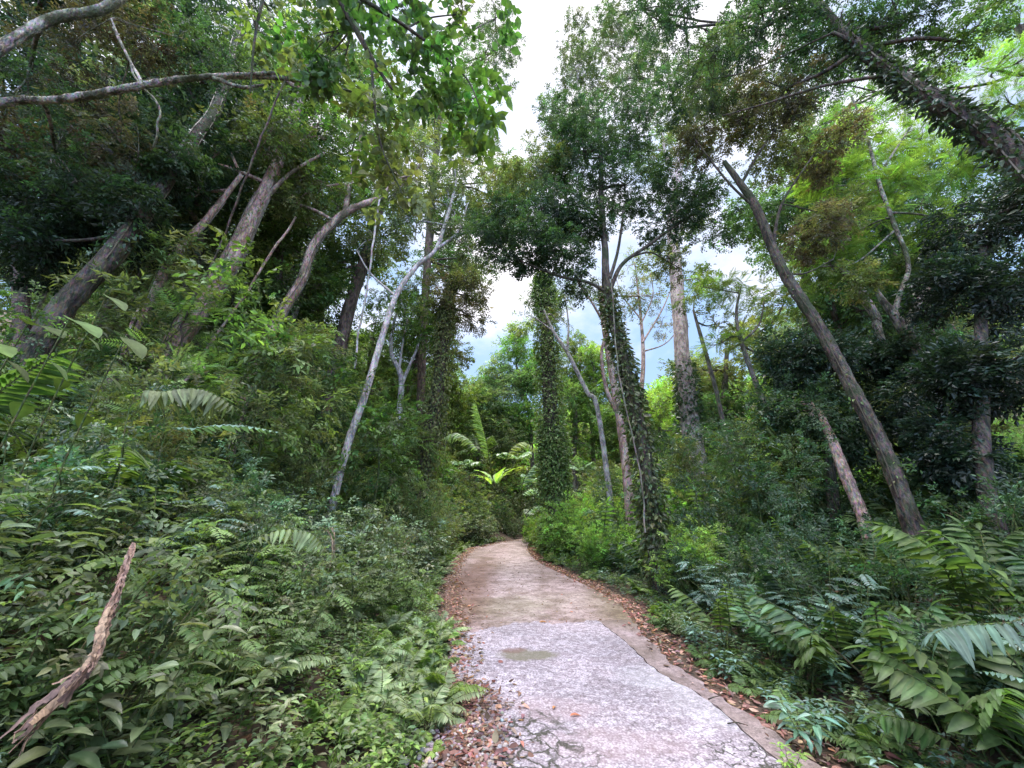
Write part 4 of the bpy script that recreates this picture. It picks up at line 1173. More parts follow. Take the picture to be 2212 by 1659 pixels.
def pl_grass(col=LIME * .85, n=46, ln=.38):
    st, lv = Acc(), Acc()
    for k in range(n):
        d = az(RNG.uniform(0, 6.28), RNG.uniform(.7, 1.5)); o = np.append(RNG.normal(0, .05, 2), 0)
        p = arc(o, d, ln * RNG.uniform(.5, 1.2), RNG.uniform(.2, .7), 6)
        s = unit(np.cross(d, [0, 0, 1.0])) * .004
        w = np.array([1, 1.1, 1, .8, .5, .05])[:, None]
        v = np.vstack([p - s * w, p + s * w]); i = np.arange(5)
        lv.add(v, [np.stack([i, i + 6, i + 7, i + 1], -1)], jitter(col, 1, .25)[0], 0, True)
    tube(st, arc(np.zeros(3), az(1, 1.2), ln * .8, .2, 5), .0025, 3, (.12, .13, .05))
    return st, lv


PL = {
    'sapling': (pl_sapling, {}, MLEAF), 'sapling_dark': (pl_sapling, dict(col=DARK * 1.25, size=.3, n=240, tw=TW), MLEAFG), 'sapling_olive': (pl_sapling, dict(col=OLIVE, size=.36, tw=TWN, n=240), MLEAF), 'sapling_feather': (pl_sapling, dict(col=MID * 1.3, size=.42, tw=TWF, n=150, r=.9), MLEAF),
    'fern': (pl_fern, {}, MLEAF), 'fern_grey': (pl_fern, dict(col=GREYG * 1.25, ln=.7, n=13, lf=.13, pairs=19), MLEAF), 'fern_dark': (pl_fern, dict(col=MID, ln=.75, n=9, pairs=15, lf=.17), MLEAF),
    'broad': (pl_broad, {}, MLEAFG), 'broad_lime': (pl_broad, dict(col=LIME * .62, h=.42, lf=.10, stems=6), MLEAF), 'broad_big': (pl_broad, dict(col=GREYG * .85, h=.9, lf=.19, stems=5, nodes=7), MLEAFG),
    'broad_teal': (pl_broad, dict(col=BLUEG * .95, h=.6, lf=.17, stems=4, leaf=leaf_fine(.34, .05, .3)), MLEAFG),
    'shrub': (pl_shrub, dict(col=GREYG * .8), MLEAFG), 'shrub_dark': (pl_shrub, dict(col=DARK * 1.3, h=1.3, r=.6, n=90), MLEAFG), 'shrub_olive': (pl_shrub, dict(col=OLIVE, h=1.5, r=.6, n=150, size=.22, tw=TW), MLEAF),
    'shrub_bright': (pl_shrub, dict(col=BRIGHT * .85, h=1.1, r=.65, n=260, size=.22, tw=TW), MLEAF),
    'compound': (pl_compound, {}, MLEAF), 'compound_teal': (pl_compound, dict(col=BLUEG * .7, h=1.4, lf=.09, ln=.42), MLEAFG), 'compound_bright': (pl_compound, dict(col=BRIGHT * .65, h=1.0), MLEAF),
    'ginger': (pl_ginger, dict(col=MID * .8, stems=5), MLEAF), 'ginger_dark': (pl_ginger, dict(col=DARK * 1.5, h=1.2, lf=.26, stems=5), MLEAF), 'ginger_bright': (pl_ginger, dict(col=MID * 1.0, h=1.7, lf=.27, stems=5, n=10), MLEAF),
    'palm': (pl_palm, {}, MLEAFG), 'palm_green': (pl_palm, dict(col=MID, ln=1.4, n=7), MLEAF), 'bigleaf': (pl_bigleaf, {}, MLEAFG), 'banana': (pl_banana, {}, MLEAF), 'grass': (pl_grass, {}, MLEAF),
}
NAMES = {'sapling': ("sapling", "leafy green sapling"), 'sapling_dark': ("sapling", "dark small-leaved sapling"), 'sapling_olive': ("sapling", "olive narrow-leaved sapling"), 'sapling_feather': ("sapling", "feathery light green sapling"),
         'fern': ("fern", "light green fern"), 'fern_grey': ("fern", "pale grey-green fern"), 'fern_dark': ("fern", "mid-green arching fern"), 'broad': ("herb", "grey-green broad-leaved herb"),
         'broad_lime': ("herb", "lime-green low herb with pointed leaves"), 'broad_big': ("herb", "tall grey-green herb with large oval leaves"), 'broad_teal': ("herb", "glossy blue-green seedling with whorled leaves"),
         'shrub': ("shrub", "grey-green leafy shrub"), 'shrub_dark': ("shrub", "dark leafy shrub"), 'shrub_olive': ("shrub", "olive small-leaved shrub"), 'shrub_bright': ("shrub", "bright green small-leaved shrub"),
         'compound': ("shrub", "mid-green shrub with feathery leaves"), 'compound_teal': ("shrub", "blue-green shrub with long compound leaves"), 'compound_bright': ("shrub", "bright green shrub with compound leaves"),
         'ginger': ("ginger_plant", "arching ginger-like plant with long leaves"), 'ginger_dark': ("ginger_plant", "dark low ginger-like plant"), 'ginger_bright': ("ginger_plant", "bright backlit ginger-like plant"),
         'palm': ("palm", "pale low palm"), 'palm_green': ("palm", "green feather-leaved palm"), 'bigleaf': ("big_leaved_plant", "dark plant with big heart-shaped leaves"), 'banana': ("banana_plant", "bright green rosette plant with paddle leaves"), 'grass': ("grass_tuft", "tuft of narrow bright grass")}
CATS = {'ginger_plant': 'plant', 'big_leaved_plant': 'plant', 'banana_plant': 'plant', 'grass_tuft': 'grass', 'herb': 'plant'}
lib = {}


def variant(kind):
    if kind not in lib: lib[kind] = []
    if len(lib[kind]) < 4:
        f, kw, m = PL[kind]
        st, lv = f(**kw)
        lib[kind].append(dict(stem=st.mesh("stem", [BARK['green']]), leaf=lv.mesh("foliage", [m]), raw=(st, lv)))
        return lib[kind][-1]
    return lib[kind][RNG.integers(0, 4)]


def plant(kind, x, y, rz=None, sc=1.0, label=None, group=None, z=None, tilt=(0, 0)):
    v = variant(kind)
    nm, desc = NAMES[kind]
    o = empty(nm, (x, y, float(height(x, y)) - .02 if z is None else z), label or desc, CATS.get(nm, nm), group)
    o.rotation_euler = (tilt[0], tilt[1], RNG.uniform(0, 6.28) if rz is None else rz); o.scale = (sc,) * 3
    link("stem", v['stem'], o); link("foliage", v['leaf'], o)
    return o


def where(x, y):
    side = "left" if x < 0 else "right"
    d = (edge_at(Lp, min(y, 24)) - x) if x < 0 else (x - edge_at(Rp, min(y, 23)))
    near = "nearest the camera" if y < 3 else ("in foreground" if y < 5.5 else ("half way along" if y < 12 else "near the bend"))
    e = "road edge" if d < 1.1 else ("lower bank" if d < 3 else "upper bank")
    return f"{side} {e}, {near}"


def place(kind, x, y, **k):
    w = where(x, y); d = NAMES[kind][1]
    k.setdefault('label', f"{d}, {w}"); k.setdefault('group', f"{d}s {w}")
    return plant(kind, x, y, **k)


# scatter: (side, distance band from the road edge, y band, count, kinds, scale band)
BANDS = [
    (-1, (.02, .85), (1.9, 6.5), 95, ['fern', 'fern_grey', 'broad_lime', 'fern_grey', 'fern_grey', 'grass'], (.42, .8)),
    (-1, (.08, .55), (6.5, 23), 60, ['fern_grey', 'fern', 'broad_lime', 'fern_grey'], (.5, .8)),
    (-1, (.5, 1.6), (1.9, 7), 60, ['broad', 'fern_grey', 'broad_big', 'fern_grey', 'compound', 'shrub', 'broad'], (.7, 1.1)),
    (-1, (.5, 1.8), (6, 23), 60, ['shrub', 'fern_grey', 'shrub', 'broad_big', 'shrub_olive', 'compound'], (.95, 1.4)),
    (-1, (1.5, 3.4), (1.2, 8), 44, ['broad_big', 'compound', 'compound_teal', 'shrub', 'compound', 'bigleaf', 'shrub_dark'], (.7, 1.0)),
    (-1, (1.8, 4.5), (8, 24), 44, ['shrub_olive', 'shrub_dark', 'compound', 'shrub', 'shrub_olive'], (.9, 1.35)),
    (-1, (1.9, 8), (4.5, 24), 72, ['sapling', 'sapling_olive', 'sapling_feather', 'sapling', 'sapling_dark'], (.75, 1.4)),
    (1, (2.6, 10), (6.5, 24), 56, ['sapling_dark', 'sapling_olive', 'sapling_dark', 'sapling_feather'], (.7, 1.05)),
    (-1, (3.4, 8), (2.2, 12), 42, ['compound_teal', 'compound', 'shrub_dark', 'palm_green', 'shrub_dark', 'shrub_olive'], (.9, 1.35)),
    (1, (.42, 1.0), (2.0, 7), 46, ['broad_teal', 'fern_dark', 'broad', 'fern_dark'], (.35, .6)),
    (1, (.40, 1.0), (7, 22), 40, ['fern_dark', 'broad_teal', 'fern', 'fern'], (.5, .85)),
    (1, (1.0, 2.2), (2.0, 8), 36, ['ginger_dark', 'fern_dark', 'broad_teal', 'ginger_dark', 'compound_teal'], (.55, .85)),
    (1, (1.0, 2.6), (8, 22), 34, ['shrub_bright', 'fern', 'shrub_bright', 'compound_bright'], (.7, 1.1)),
    (1, (2.2, 5.5), (2.2, 10), 42, ['ginger', 'ginger_dark', 'ginger', 'fern_dark', 'ginger_bright'], (.7, 1.0)),
    (1, (2.6, 7.5), (9, 24), 44, ['shrub_dark', 'shrub_olive', 'ginger', 'shrub_dark', 'compound_bright'], (.9, 1.5)),
    (1, (5, 10), (3.5, 12), 26, ['shrub_dark', 'ginger', 'shrub_dark'], (.9, 1.4)),
]
placed = []
for side, db, yb, cnt, kk, sb in BANDS:
    m = tries = 0
    while m < cnt and tries < cnt * 60:
        tries += 1
        y = yb[0] + (yb[1] - yb[0]) * rs.random() ** .8; d = rs.uniform(*db)
        x = float(edge_at(Lp, min(y, 24))) - d if side < 0 else float(edge_at(Rp, min(y, 23))) + d
        if abs(x) / max(y + .8, .1) > 1.75 or x * x + y * y < 1.7 ** 2: continue
        sp = .13 + .22 * sb[1] * (1 if d > .9 else .3)
        if any((x - a) ** 2 + (y - b) ** 2 < sp * sp for a, b in placed): continue
        kind = rs.choice(kk); sc = rs.uniform(*sb)
        if kind.startswith('fern') and math.hypot(x, y) < 3.6: sc *= .62
        # tall shrubs must not stand so near the lens that they block it
        dist = math.hypot(x, y)
        if dist < 3.2: sc *= .45 + .55 * (dist - 1.7) / 1.5
        if kind.startswith('sapling') and side < 0 and dist < 9: sc *= .72
        placed.append((x, y)); m += 1
        place(kind, x, y, sc=sc)

# ---- undergrowth nobody could count: leaf masses between and behind the plants above
def mass(name, label, n, region, kinds, sc, seed, keep=None, mats=None):
    rg = np.random.default_rng(seed)
    acc = Acc()
    vs = []
    for k in kinds:
        for j in range(2): vs.append(variant(k)['raw'])
    def tpl(a):
        V = np.vstack(a.V); C = np.vstack(a.C)
        F = [np.vstack([f for f in a.F if f.shape[1] == q]) for q in (3, 4) if any(f.shape[1] == q for f in a.F)]
        return V, F, C
    tp = [(tpl(s), tpl(l)) for s, l in vs]
    x = rg.uniform(region[0], region[1], n * 6); y = rg.uniform(region[2], region[3], n * 6)
    dl = edge_at(Lp, np.minimum(y, 24)) - x; dr = x - edge_at(Rp, np.minimum(y, 23))
    ok = keep(x, y, dl, dr); x, y = x[ok][:n], y[ok][:n]
    k = rg.integers(0, len(tp), len(x))
    th = rg.uniform(0, 6.28, len(x)); s = rg.uniform(sc[0], sc[1], len(x))
    z = height(x, y) - .03
    c, sn = np.cos(th), np.sin(th); o = np.zeros_like(c)
    R = np.stack([np.stack([c, -sn, o], -1), np.stack([sn, c, o], -1), np.stack([o, o, o + 1], -1)], 1)
    pos = np.column_stack([x, y, z]); one = np.exp(rg.normal(0, .18, (len(x), 1))) * np.ones((1, 3))
    for j, (s_, l_) in enumerate(tp):
        q = k == j
        inst(acc, s_, pos[q], R[q], s[q], one[q], 0)
        inst(acc, l_, pos[q], R[q], s[q], one[q], 1)
    setp(link(name, acc.mesh(name, [BARK['green'], MLEAF])), label, "undergrowth", kind="stuff")


def cover(name, label, n, region, keep, cols, seed, size=(.03, .07), h=.22):
    rg = np.random.default_rng(seed)
    x = rg.uniform(region[0], region[1], n * 6); y = rg.uniform(region[2], region[3], n * 6)
    dl = edge_at(Lp, np.minimum(y, 24)) - x; dr = x - edge_at(Rp, np.minimum(y, 23))
    ok = keep(x, y, dl, dr); x, y = x[ok][:n], y[ok][:n]; m = len(x)
    hh = h * (.35 + .9 * rg.random(m)) * (.6 + .5 * hnoise(x * 2.3, y * 2.3))
    z = height(x, y) + np.maximum(hh, .02)
    acc = Acc(); per = 5
    pick = rg.integers(0, len(cols), m)
    for j in range(per):
        a = rg.uniform(0, 6.28, m); d = np.column_stack([np.cos(a), np.sin(a), rg.uniform(-.2, .5, m)])
        pos = np.column_stack([x, y, z]) + d * .012 - np.array([0, 0, 1.0]) * (rg.random(m) * hh * .4)[:, None]
        inst(acc, LM, pos, frames(d, np.column_stack([rg.normal(0, .3, (m, 2)), np.ones(m)])), rg.uniform(*size, m), jitter(np.array(cols)[pick], m, .25), 0, True)
    setp(link(name, acc.mesh(name, [MLEAF])), label, "ground cover", kind="stuff")


cover("ground_cover", "low creeping leaves carpeting the verge left of the road", 9000, (-3.5, 1, 1.2, 12), lambda x, y, dl, dr: (dl > .12) & (dl < 2.2) & (np.random.default_rng(1).random(len(x)) < np.clip(dl * 2.5, .15, 1)), (GREYG * 1.1, GREYG * .9, MID, LIME * .65), 61)
cover("ground_cover", "low dark leaves carpeting the verge right of the road", 7000, (0, 6, 1.2, 14), lambda x, y, dl, dr: (dr > .5) & (dr < 3.0), (DARK * 1.6, MID, BLUEG * .7), 62)
wedge = lambda x, y, m=1.5: np.abs(x) < m * (y + .8)
mass("undergrowth", "dense mixed leafy undergrowth filling the bank left of the road", 300, (-11, 0, 1.6, 13), ['broad', 'compound', 'shrub', 'broad_big'], (.6, 1.1), 3,
     lambda x, y, dl, dr: (dl > 1.0) & wedge(x, y) & (x * x + y * y > 9))
mass("undergrowth", "dense leafy undergrowth farther along the left bank toward the bend", 230, (-22, 2, 12, 29), ['shrub', 'shrub_olive', 'shrub_dark'], (1.1, 1.9), 4,
     lambda x, y, dl, dr: (dl > 1.0) & wedge(x, y, 1.3))
mass("undergrowth", "dark fern and ginger undergrowth filling the flat ground right of the road", 280, (1, 13, 1.6, 13), ['fern_dark', 'ginger_dark', 'shrub_dark', 'broad_teal'], (.6, 1.1), 5,
     lambda x, y, dl, dr: (dr > 1.1) & wedge(x, y) & (x * x + y * y > 9))
mass("undergrowth", "shady undergrowth farther off under the trees right of the road", 230, (1, 26, 12, 30), ['shrub_bright', 'shrub_olive', 'ginger'], (1.0, 1.9), 6,
     lambda x, y, dl, dr: (dr > 1.2) & wedge(x, y, 1.3) & ((y < 21) | (y - 29 > .3 * x) | (x > 13)))
mass("undergrowth", "grey-green thicket closing the view behind the bend", 300, (-20, 24, 30, 52), ['shrub', 'shrub_dark', 'shrub_olive', 'palm_green'], (1.4, 2.6), 8,
     lambda x, y, dl, dr: wedge(x, y, 1.0))

# ------------------------------------------------------------------ plants one can pick out
def at(kind, px, py, Y, sc, label, rz=None, tilt=(0, 0), z=None):
    p = P(px, py, Y)
    return plant(kind, p[0], p[1], rz=rz, sc=sc, label=label, tilt=tilt, z=z)


at('banana', 1070, 1050, 25, 1.5, "bright green rosette plant with paddle leaves standing above the bend", z=P(1070, 1060, 25)[2])
for q, lb in (((1040, 955, 29, 1.7), "tall palm frond catching the light, yellow-green, above the bend"), ((1155, 1030, 24, 1.15), "silvery-blue palm frond beside the foot of the green column"),
              ((1000, 990, 27, 1.5), "pale grey palm left of the bright rosette plant"), ((1160, 1095, 22, 1.0), "pale dry-tipped palm low in the dark hollow right of the bend"), ((1110, 975, 28, 1.5), "tawny palm behind the bright rosette plant"),
              ((1180, 1115, 21, .8), "small white-green palm just above the bright bush at the bend"), ((1260, 1000, 26, 1.5), "grey-green palm in the shade right of the green column"), ((960, 1010, 24, 1.3), "grey-green palm in the shade left of the bend")):
    p = P(q[0], q[1], q[2]); plant('palm' if 'green, above' not in lb else 'palm_green', p[0], p[1], sc=q[3], label=lb, z=p[2] - .5 * q[3])
for (px, Y, sc, lb) in ((1110, 25.5, 1.1, "rounded dark shrub at the far end of the road where it bends"), (1075, 24.5, 1.0, "small rounded shrub left of the far end of the road")):
    p = P(px, 1150, Y); plant('shrub', p[0], p[1], sc=sc, label=lb)
for k, (px, Y, sc, kd) in enumerate(((1040, 27.5, 2.3, 'shrub'), (1075, 29.0, 2.7, 'shrub'), (1105, 29.6, 2.6, 'shrub_olive'), (1135, 29.4, 2.5, 'shrub'), (1010, 26.5, 1.9, 'shrub_dark'), (1180, 29.8, 2.6, 'shrub_dark'), (1060, 28, 1.8, 'shrub_bright'), (1092, 26.6, 1.0, 'shrub'), (1112, 27.0, 1.3, 'shrub'), (1132, 27.2, 1.2, 'shrub'), (1150, 27.6, 1.3, 'shrub'))):
    p = P(px, 1150, Y)
    plant(kd, p[0], p[1], sc=sc, label=f"{NAMES[kd][1]} crowding the outside of the bend", group=f"{NAMES[kd][1]}s outside the bend")
for k, (px, Y, sc, kd) in enumerate(((1180, 20.5, 1.25, 'shrub_bright'), (1215, 18.5, 1.3, 'shrub_bright'), (1260, 16.6, 1.3, 'shrub_bright'), (1320, 16.5, 1.35, 'shrub_bright'), (1225, 21, 1.7, 'compound_bright'), (1290, 19, 1.8, 'shrub_bright'), (1360, 17, 1.7, 'compound_bright'), (1190, 22.5, 1.6, 'compound'), (1158, 23.2, 1.2, 'shrub_bright'), (1163, 21.6, 1.2, 'shrub_bright'), (1172, 20, 1.15, 'shrub_bright'), (1185, 18.4, 1.1, 'shrub_bright'), (1205, 17, 1.1, 'shrub_bright'), (1222, 16, 1.2, 'shrub_bright'), (1245, 16.2, 1.5, 'shrub_bright'), (1205, 16.4, .8, 'compound_bright'), (1235, 15, .9, 'shrub_bright'), (1160, 22, 1.3, 'shrub_bright'), (1330, 14.5, 1.3, 'compound_bright'), (1270, 13.5, 1.0, 'shrub_dark'), (1340, 13, 1.3, 'shrub_dark'))):
    p = P(px, 1150, Y)
    plant(kd, p[0], p[1], sc=sc, label=("bright green bush in the bank inside the bend right of the road" if 'dark' not in kd else "dark hollow-looking shrub in front of the bright bushes inside the bend"),
          group="bushes inside the bend")
# right foreground: ginger-like stalks and pale fronds
for (px, Y, sc, kd, lb) in ((2180, 3.0, 1.0, 'ginger_bright', "bright backlit ginger-like plant at the right edge, tallest of its kind"), (2090, 3.4, .95, 'ginger', "ginger-like plant with pale top leaves near the right edge"),
                            (1990, 3.4, .72, 'ginger', "ginger-like plant with drooping silvery top leaves in the right foreground"), (1700, 4.6, .95, 'ginger', "slim ginger-like plant with a dark stalk below the long diagonal trunk"),
                            (1560, 5.6, .8, 'ginger', "ginger-like plant arching toward the road from the right"), (1790, 4.6, .75, 'ginger', "ginger-like plant behind the teal seedlings on the right"),
                            (1690, 3.5, .75, 'broad_teal', "glossy teal seedling with layered leaves at the right of the road"), (1860, 2.7, .62, 'broad_teal', "blue-green seedling with whorled leaves low in the right corner"),
                            (1960, 2.6, .55, 'broad_teal', "blue-green seedling close to the lower right corner"), (2230, 4.2, 1.2, 'ginger_bright', "bright ginger-like plant behind the one at the right edge"), (1650, 3.2, .5, 'broad_lime', "yellow-green low herb beside the leaf litter on the right")):
    p = P(px, 1300, Y); plant(kd, p[0], p[1], sc=sc, label=lb)


def single_frond(name, label, cat, pts, pairs, lf, leaf, col, r=.006, mat=None, **k):
    """one stalk with its leaflets, its path given by points in the scene"""
    path = catmull(np.array(pts), 6)
    st, lv = Acc(), Acc()
    frond(st, lv, path, pairs, lf, leaf, col, r=r, **k)
    o = empty(name, path[0], label, cat)
    link("stem", st.mesh("stem", [BARK['green']], path[0]), o); link("foliage", lv.mesh("foliage", [mat or MDULL], path[0]), o)
    return o


def gp(px, Y, dz=0):
    p = P(px, 1300, Y); return np.array([p[0], p[1], float(height(p[0], p[1])) + dz])


single_frond("palm_frond", "large pale palm frond spreading its fingers at the lower right edge", "palm frond",
             [gp(2330, 2.7), P(2330, 1330, 2.7), P(2180, 1345, 2.6), P(2060, 1352, 2.55), P(2015, 1370, 2.5)], 16, .22, LXN, BLUEG * .6, start=.45, wid_ang=.9, curl=.5)
single_frond("palm_frond", "arching palm frond high on the left bank with pale drooping leaflets", "palm frond",
             [gp(230, 3.6), P(280, 880, 3.7), P(360, 845, 3.8), P(440, 842, 3.9), P(510, 880, 4.0)], 20, .34, LXN, GREYG * .8, start=.35, curl=.7)
single_frond("palm_frond", "blue-green frond with round-tipped leaflets crossing the middle of the left bank", "palm frond",
             [gp(330, 3.6), P(350, 960, 3.7), P(430, 925, 3.75), P(520, 920, 3.8), P(610, 935, 3.8)], 17, .13, LM, BLUEG, start=.35, curl=.2)
single_frond("palm_frond", "pale curled frond of the left bank above the hanging dry strips", "palm frond",
             [gp(430, 3.4), P(440, 1222, 3.3), P(520, 1180, 3.3), P(600, 1145, 3.3), P(670, 1150, 3.3), P(705, 1190, 3.3)], 15, .17, LXN, GREYG * .9, start=.5, curl=.6)
for lb, pts, pr, lf_, c_ in (
        ("upright yellow-green palm frond catching the light left of the green column", [(1060, 1010, 24), (1052, 960, 24), (1040, 910, 24), (1028, 870, 24)], 24, .85, LIME * .9),
        ("silver-blue palm frond fanned beside the foot of the green column", [(1120, 1075, 22), (1135, 1030, 22), (1160, 1000, 22), (1195, 985, 22)], 20, .75, PALE * 1.1),
        ("pale arching palm frond at the left of the rosette plant", [(1050, 1000, 25), (1020, 955, 25), (985, 935, 25), (950, 950, 25)], 20, .75, PALE * .9),
        ("drooping tan-green palm frond over the dark hollow at the bend", [(1110, 1085, 21), (1140, 1058, 21), (1170, 1055, 21), (1205, 1068, 21)], 18, .55, PALE),
        ("second drooping palm frond low in the hollow at the bend", [(1120, 1130, 20.5), (1150, 1098, 20.5), (1180, 1090, 20.5), (1205, 1100, 20.5)], 18, .5, PALE * 1.2),
        ("tawny palm frond above the rosette plant", [(1090, 1020, 25), (1100, 975, 25), (1130, 955, 25), (1165, 975, 25)], 18, .75, OLIVE * 1.4)):
    single_frond("palm_frond", lb, "palm frond", [P(*q) for q in pts], pr, lf_, LXN, c_, r=.03, start=.2, curl=.5)
# large soft leaves close to the lens, far left
for k, (px, py, Y, ln, dx, dz, lb, c) in enumerate((
        (-60, 735, 1.9, .30, .9, -.12, "big vivid green leaf at the far left edge, closest to the lens", BRIGHT * .8), (150, 690, 2.3, .30, .9, -.25, "big pale leaf pointing right on the upper left bank", MID * .8),
        (60, 700, 2.4, .34, .8, -.1, "broad dusky leaf above the vivid green one", MID * .6), (230, 640, 2.6, .24, .9, -.35, "narrow drooping leaf beside the dark leaning trunk", MID * .55), (270, 730, 2.6, .26, .9, -.5, "long drooping leaf below the slim mottled trunk", MID * .55))):
    p = P(px, py, Y); g = np.array([p[0] - .25, p[1] + .15, float(height(p[0] - .25, p[1] + .15))])
    st, lv = Acc(), Acc()
    q = catmull([g, (g + p) / 2 + [-.05, 0, .1], p], 6); tube(st, q, np.linspace(.008, .004, len(q)), 5, (.06, .09, .03))
    for j, (a, b, s) in enumerate(((dx, dz, 1), (.5, -.3, .6), (-.6, -.2, .6))):
        pp = q[-1 - j * 2]
        inst(lv, LXW, pp[None], frames(np.array([[a, -.1 + .3 * j, b]]), np.array([[.1 * j, -.12 + .1 * j, 1.0]])), ln * s, (np.asarray(c) * (1 - .15 * j))[None], 0, True)
    o = empty("big_leaved_plant", g, lb, "plant"); link("stem", st.mesh("stem", [BARK['green']], g), o); link("foliage", lv.mesh("foliage", [MDULL], g), o)

# ------------------------------------------------------------------ dead, torn palm sheath leaning in the left foreground
def strips(name, label, cat, path, width, n, seed, mat, col):
    rg = np.random.default_rng(seed)
    c = catmull(np.column_stack([path, width]), 8)
    acc = Acc()
    m = len(c)
    for k in range(n):
        a, b = sorted(rg.uniform(-.05, 1.05, 2));
        if b - a < .25: b = a + .25 + rg.uniform(0, .4)
        i0, i1 = max(0, int(a * m)), min(m, int(b * m) + 3)
        if i1 - i0 < 4: continue
        seg = c[i0:i1]; L_ = len(seg)
        ph = rg.uniform(0, 6.28); tw = rg.uniform(-2.5, 2.5)
        th = ph + np.linspace(0, tw, L_)
        t = unit(np.gradient(seg[:, :3], axis=0)); s = unit(np.cross(t, [0.2, -1, .1])); nn = np.cross(s, t)
        off = (s * np.cos(th)[:, None] * .9 + nn * np.sin(th)[:, None] * .45) * seg[:, 3:4] * rg.uniform(.2, 1.0)
        tt_ = np.linspace(-1, 1, L_)[:, None]
        p = seg[:, :3] + off + rg.normal(0, .003, (L_, 3)) + (s * rg.normal(0, .6) + nn * rg.normal(0, .5)) * np.abs(tt_) ** 3 * seg[:, 3:4]
        w = rg.uniform(.004, .019) * min(1, width[0] / .05) * np.sin(np.linspace(.15, 3.0, L_)) ** .5
        wd = unit(s * np.cos(th + 1.2)[:, None] + nn * np.sin(th + 1.2)[:, None])
        v = np.vstack([p - wd * w[:, None], p + nn * .004, p + wd * w[:, None]])
        i = np.arange(L_ - 1)
        cc = np.asarray(col) * math.exp(rg.normal(0, .35)) * np.array([1, rg.uniform(.85, 1.05), rg.uniform(.8, 1.05)])
        acc.add(v, [np.stack([i, i + 1, i + 1 + L_, i + L_], -1), np.stack([i + L_, i + L_ + 1, i + 1 + 2 * L_, i + 2 * L_], -1)], np.clip(cc, 0, .8), 0, True)
    return setp(link(name, acc.mesh(name, [mat])), label, cat)


def fibre(N, L, p):
    at_ = N.new('ShaderNodeAttribute'); at_.attribute_name = "Col"
    tc = N.new('ShaderNodeTexCoord'); m = N.new('ShaderNodeMapping'); m.inputs['Scale'].default_value = (60, 60, 9); m.inputs['Rotation'].default_value = (0, .55, 0)
    n = N.new('ShaderNodeTexNoise'); n.inputs['Scale'].default_value = 1.6; n.inputs['Detail'].default_value = 6
    L.new(tc.outputs['Object'], m.inputs[0]); L.new(m.outputs[0], n.inputs[0])
    r = N.new('ShaderNodeMapRange'); r.inputs['From Min'].default_value = .3; r.inputs['From Max'].default_value = .7; r.inputs['To Min'].default_value = .35; r.inputs['To Max'].default_value = 1.5
    L.new(n.outputs[0], r.inputs[0])
    h = N.new('ShaderNodeHueSaturation'); L.new(at_.outputs['Color'], h.inputs['Color']); L.new(r.outputs[0], h.inputs['Value']); L.new(h.outputs[0], p.inputs['Base Color'])
    p.inputs['Roughness'].default_value = .75
    b = N.new('ShaderNodeBump'); b.inputs['Strength'].default_value = .6; b.inputs['Distance'].default_value = .006; L.new(n.outputs[0], b.inputs['Height']); L.new(b.outputs[0], p.inputs['Normal'])


MFIB = simple_mat("dry_fibre", fibre)
FB = [(15, 1625, 1.52), (90, 1540, 1.6), (165, 1470, 1.66), (205, 1420, 1.7), (225, 1350, 1.78), (250, 1290, 1.86), (270, 1230, 1.95), (287, 1175, 2.05)]
strips("dead_palm_sheath", "torn reddish-brown dead palm sheath leaning upward in the lower left corner", "dead palm sheath",
       [P(*q) for q in FB], [.060, .046, .026, .010, .026, .016, .006, .003], 30, 4, MFIB, TAN * .8)
strips("dry_leaf_strip", "long limp brown dry strip hanging on the left bank, left one of two", "dry leaf", [P(712, 1235, 3.2), P(722, 1190, 3.2), P(712, 1150, 3.25), P(690, 1140, 3.3)], [.014] * 4, 7, 5, MFIB, TAN * .9)
strips("dry_leaf_strip", "short pale dry strip hanging on the left bank, right one of two", "dry leaf", [P(726, 1215, 3.2), P(725, 1180, 3.2), P(722, 1150, 3.25), P(716, 1140, 3.3)], [.008] * 4, 4, 6, MFIB, TAN * 1.2)

# ------------------------------------------------------------------ leaf litter and rubble
def dry_leaves(name, label, n, region, dens, seed, size=(.035, .09), lift=.012, cols=(TAN, BROWN, TAN * 1.25, np.array([.22, .11, .075]))):
    rg = np.random.default_rng(seed)
    x = rg.uniform(region[0], region[1], n * 14); y = rg.uniform(region[2], region[3], n * 14)
    dl = edge_at(Lp, np.minimum(y, 24)) - x; dr = x - edge_at(Rp, np.minimum(y, 23))
    ok = rg.random(len(x)) < dens(x, y, dl, dr)
    x, y = x[ok][:n], y[ok][:n]
    m = len(x)
    # lie on the slab where there is one
    on = (x > edge_at(Lp, y)) & (x < edge_at(Rp, y))
    slab = on & (y < joint_y(x)) & (x < crack_x(y))
    z = np.where(on, np.where(slab, .05 * y + .036, .05 * y + np.where(y < JN[8, 1], .03, .006)), height(x, y) - .02)
    z = z + lift * rg.random(m) * np.where(on, .7, 2.2) + .003
    d = np.column_stack([rg.normal(0, 1, m), rg.normal(0, 1, m), rg.normal(0, .18, m)])
    up = np.column_stack([rg.normal(0, .3, (m, 2)), np.ones(m)])
    c = np.array(cols)[rg.integers(0, len(cols), m)]
    acc = Acc()
    k = rg.random(m) < .5
    for q, lf in ((k, leaf_mid(.42, .10, .22)), (~k, leaf_mid(.6, -.08, .15))):
        inst(acc, lf, np.column_stack([x, y, z])[q], frames(d[q], up[q]), rg.uniform(*size, m)[q], jitter(c[q], q.sum(), .3), 0, True)
    return setp(link(name, acc.mesh(name, [MDRY])), label, "leaf litter", kind="stuff")


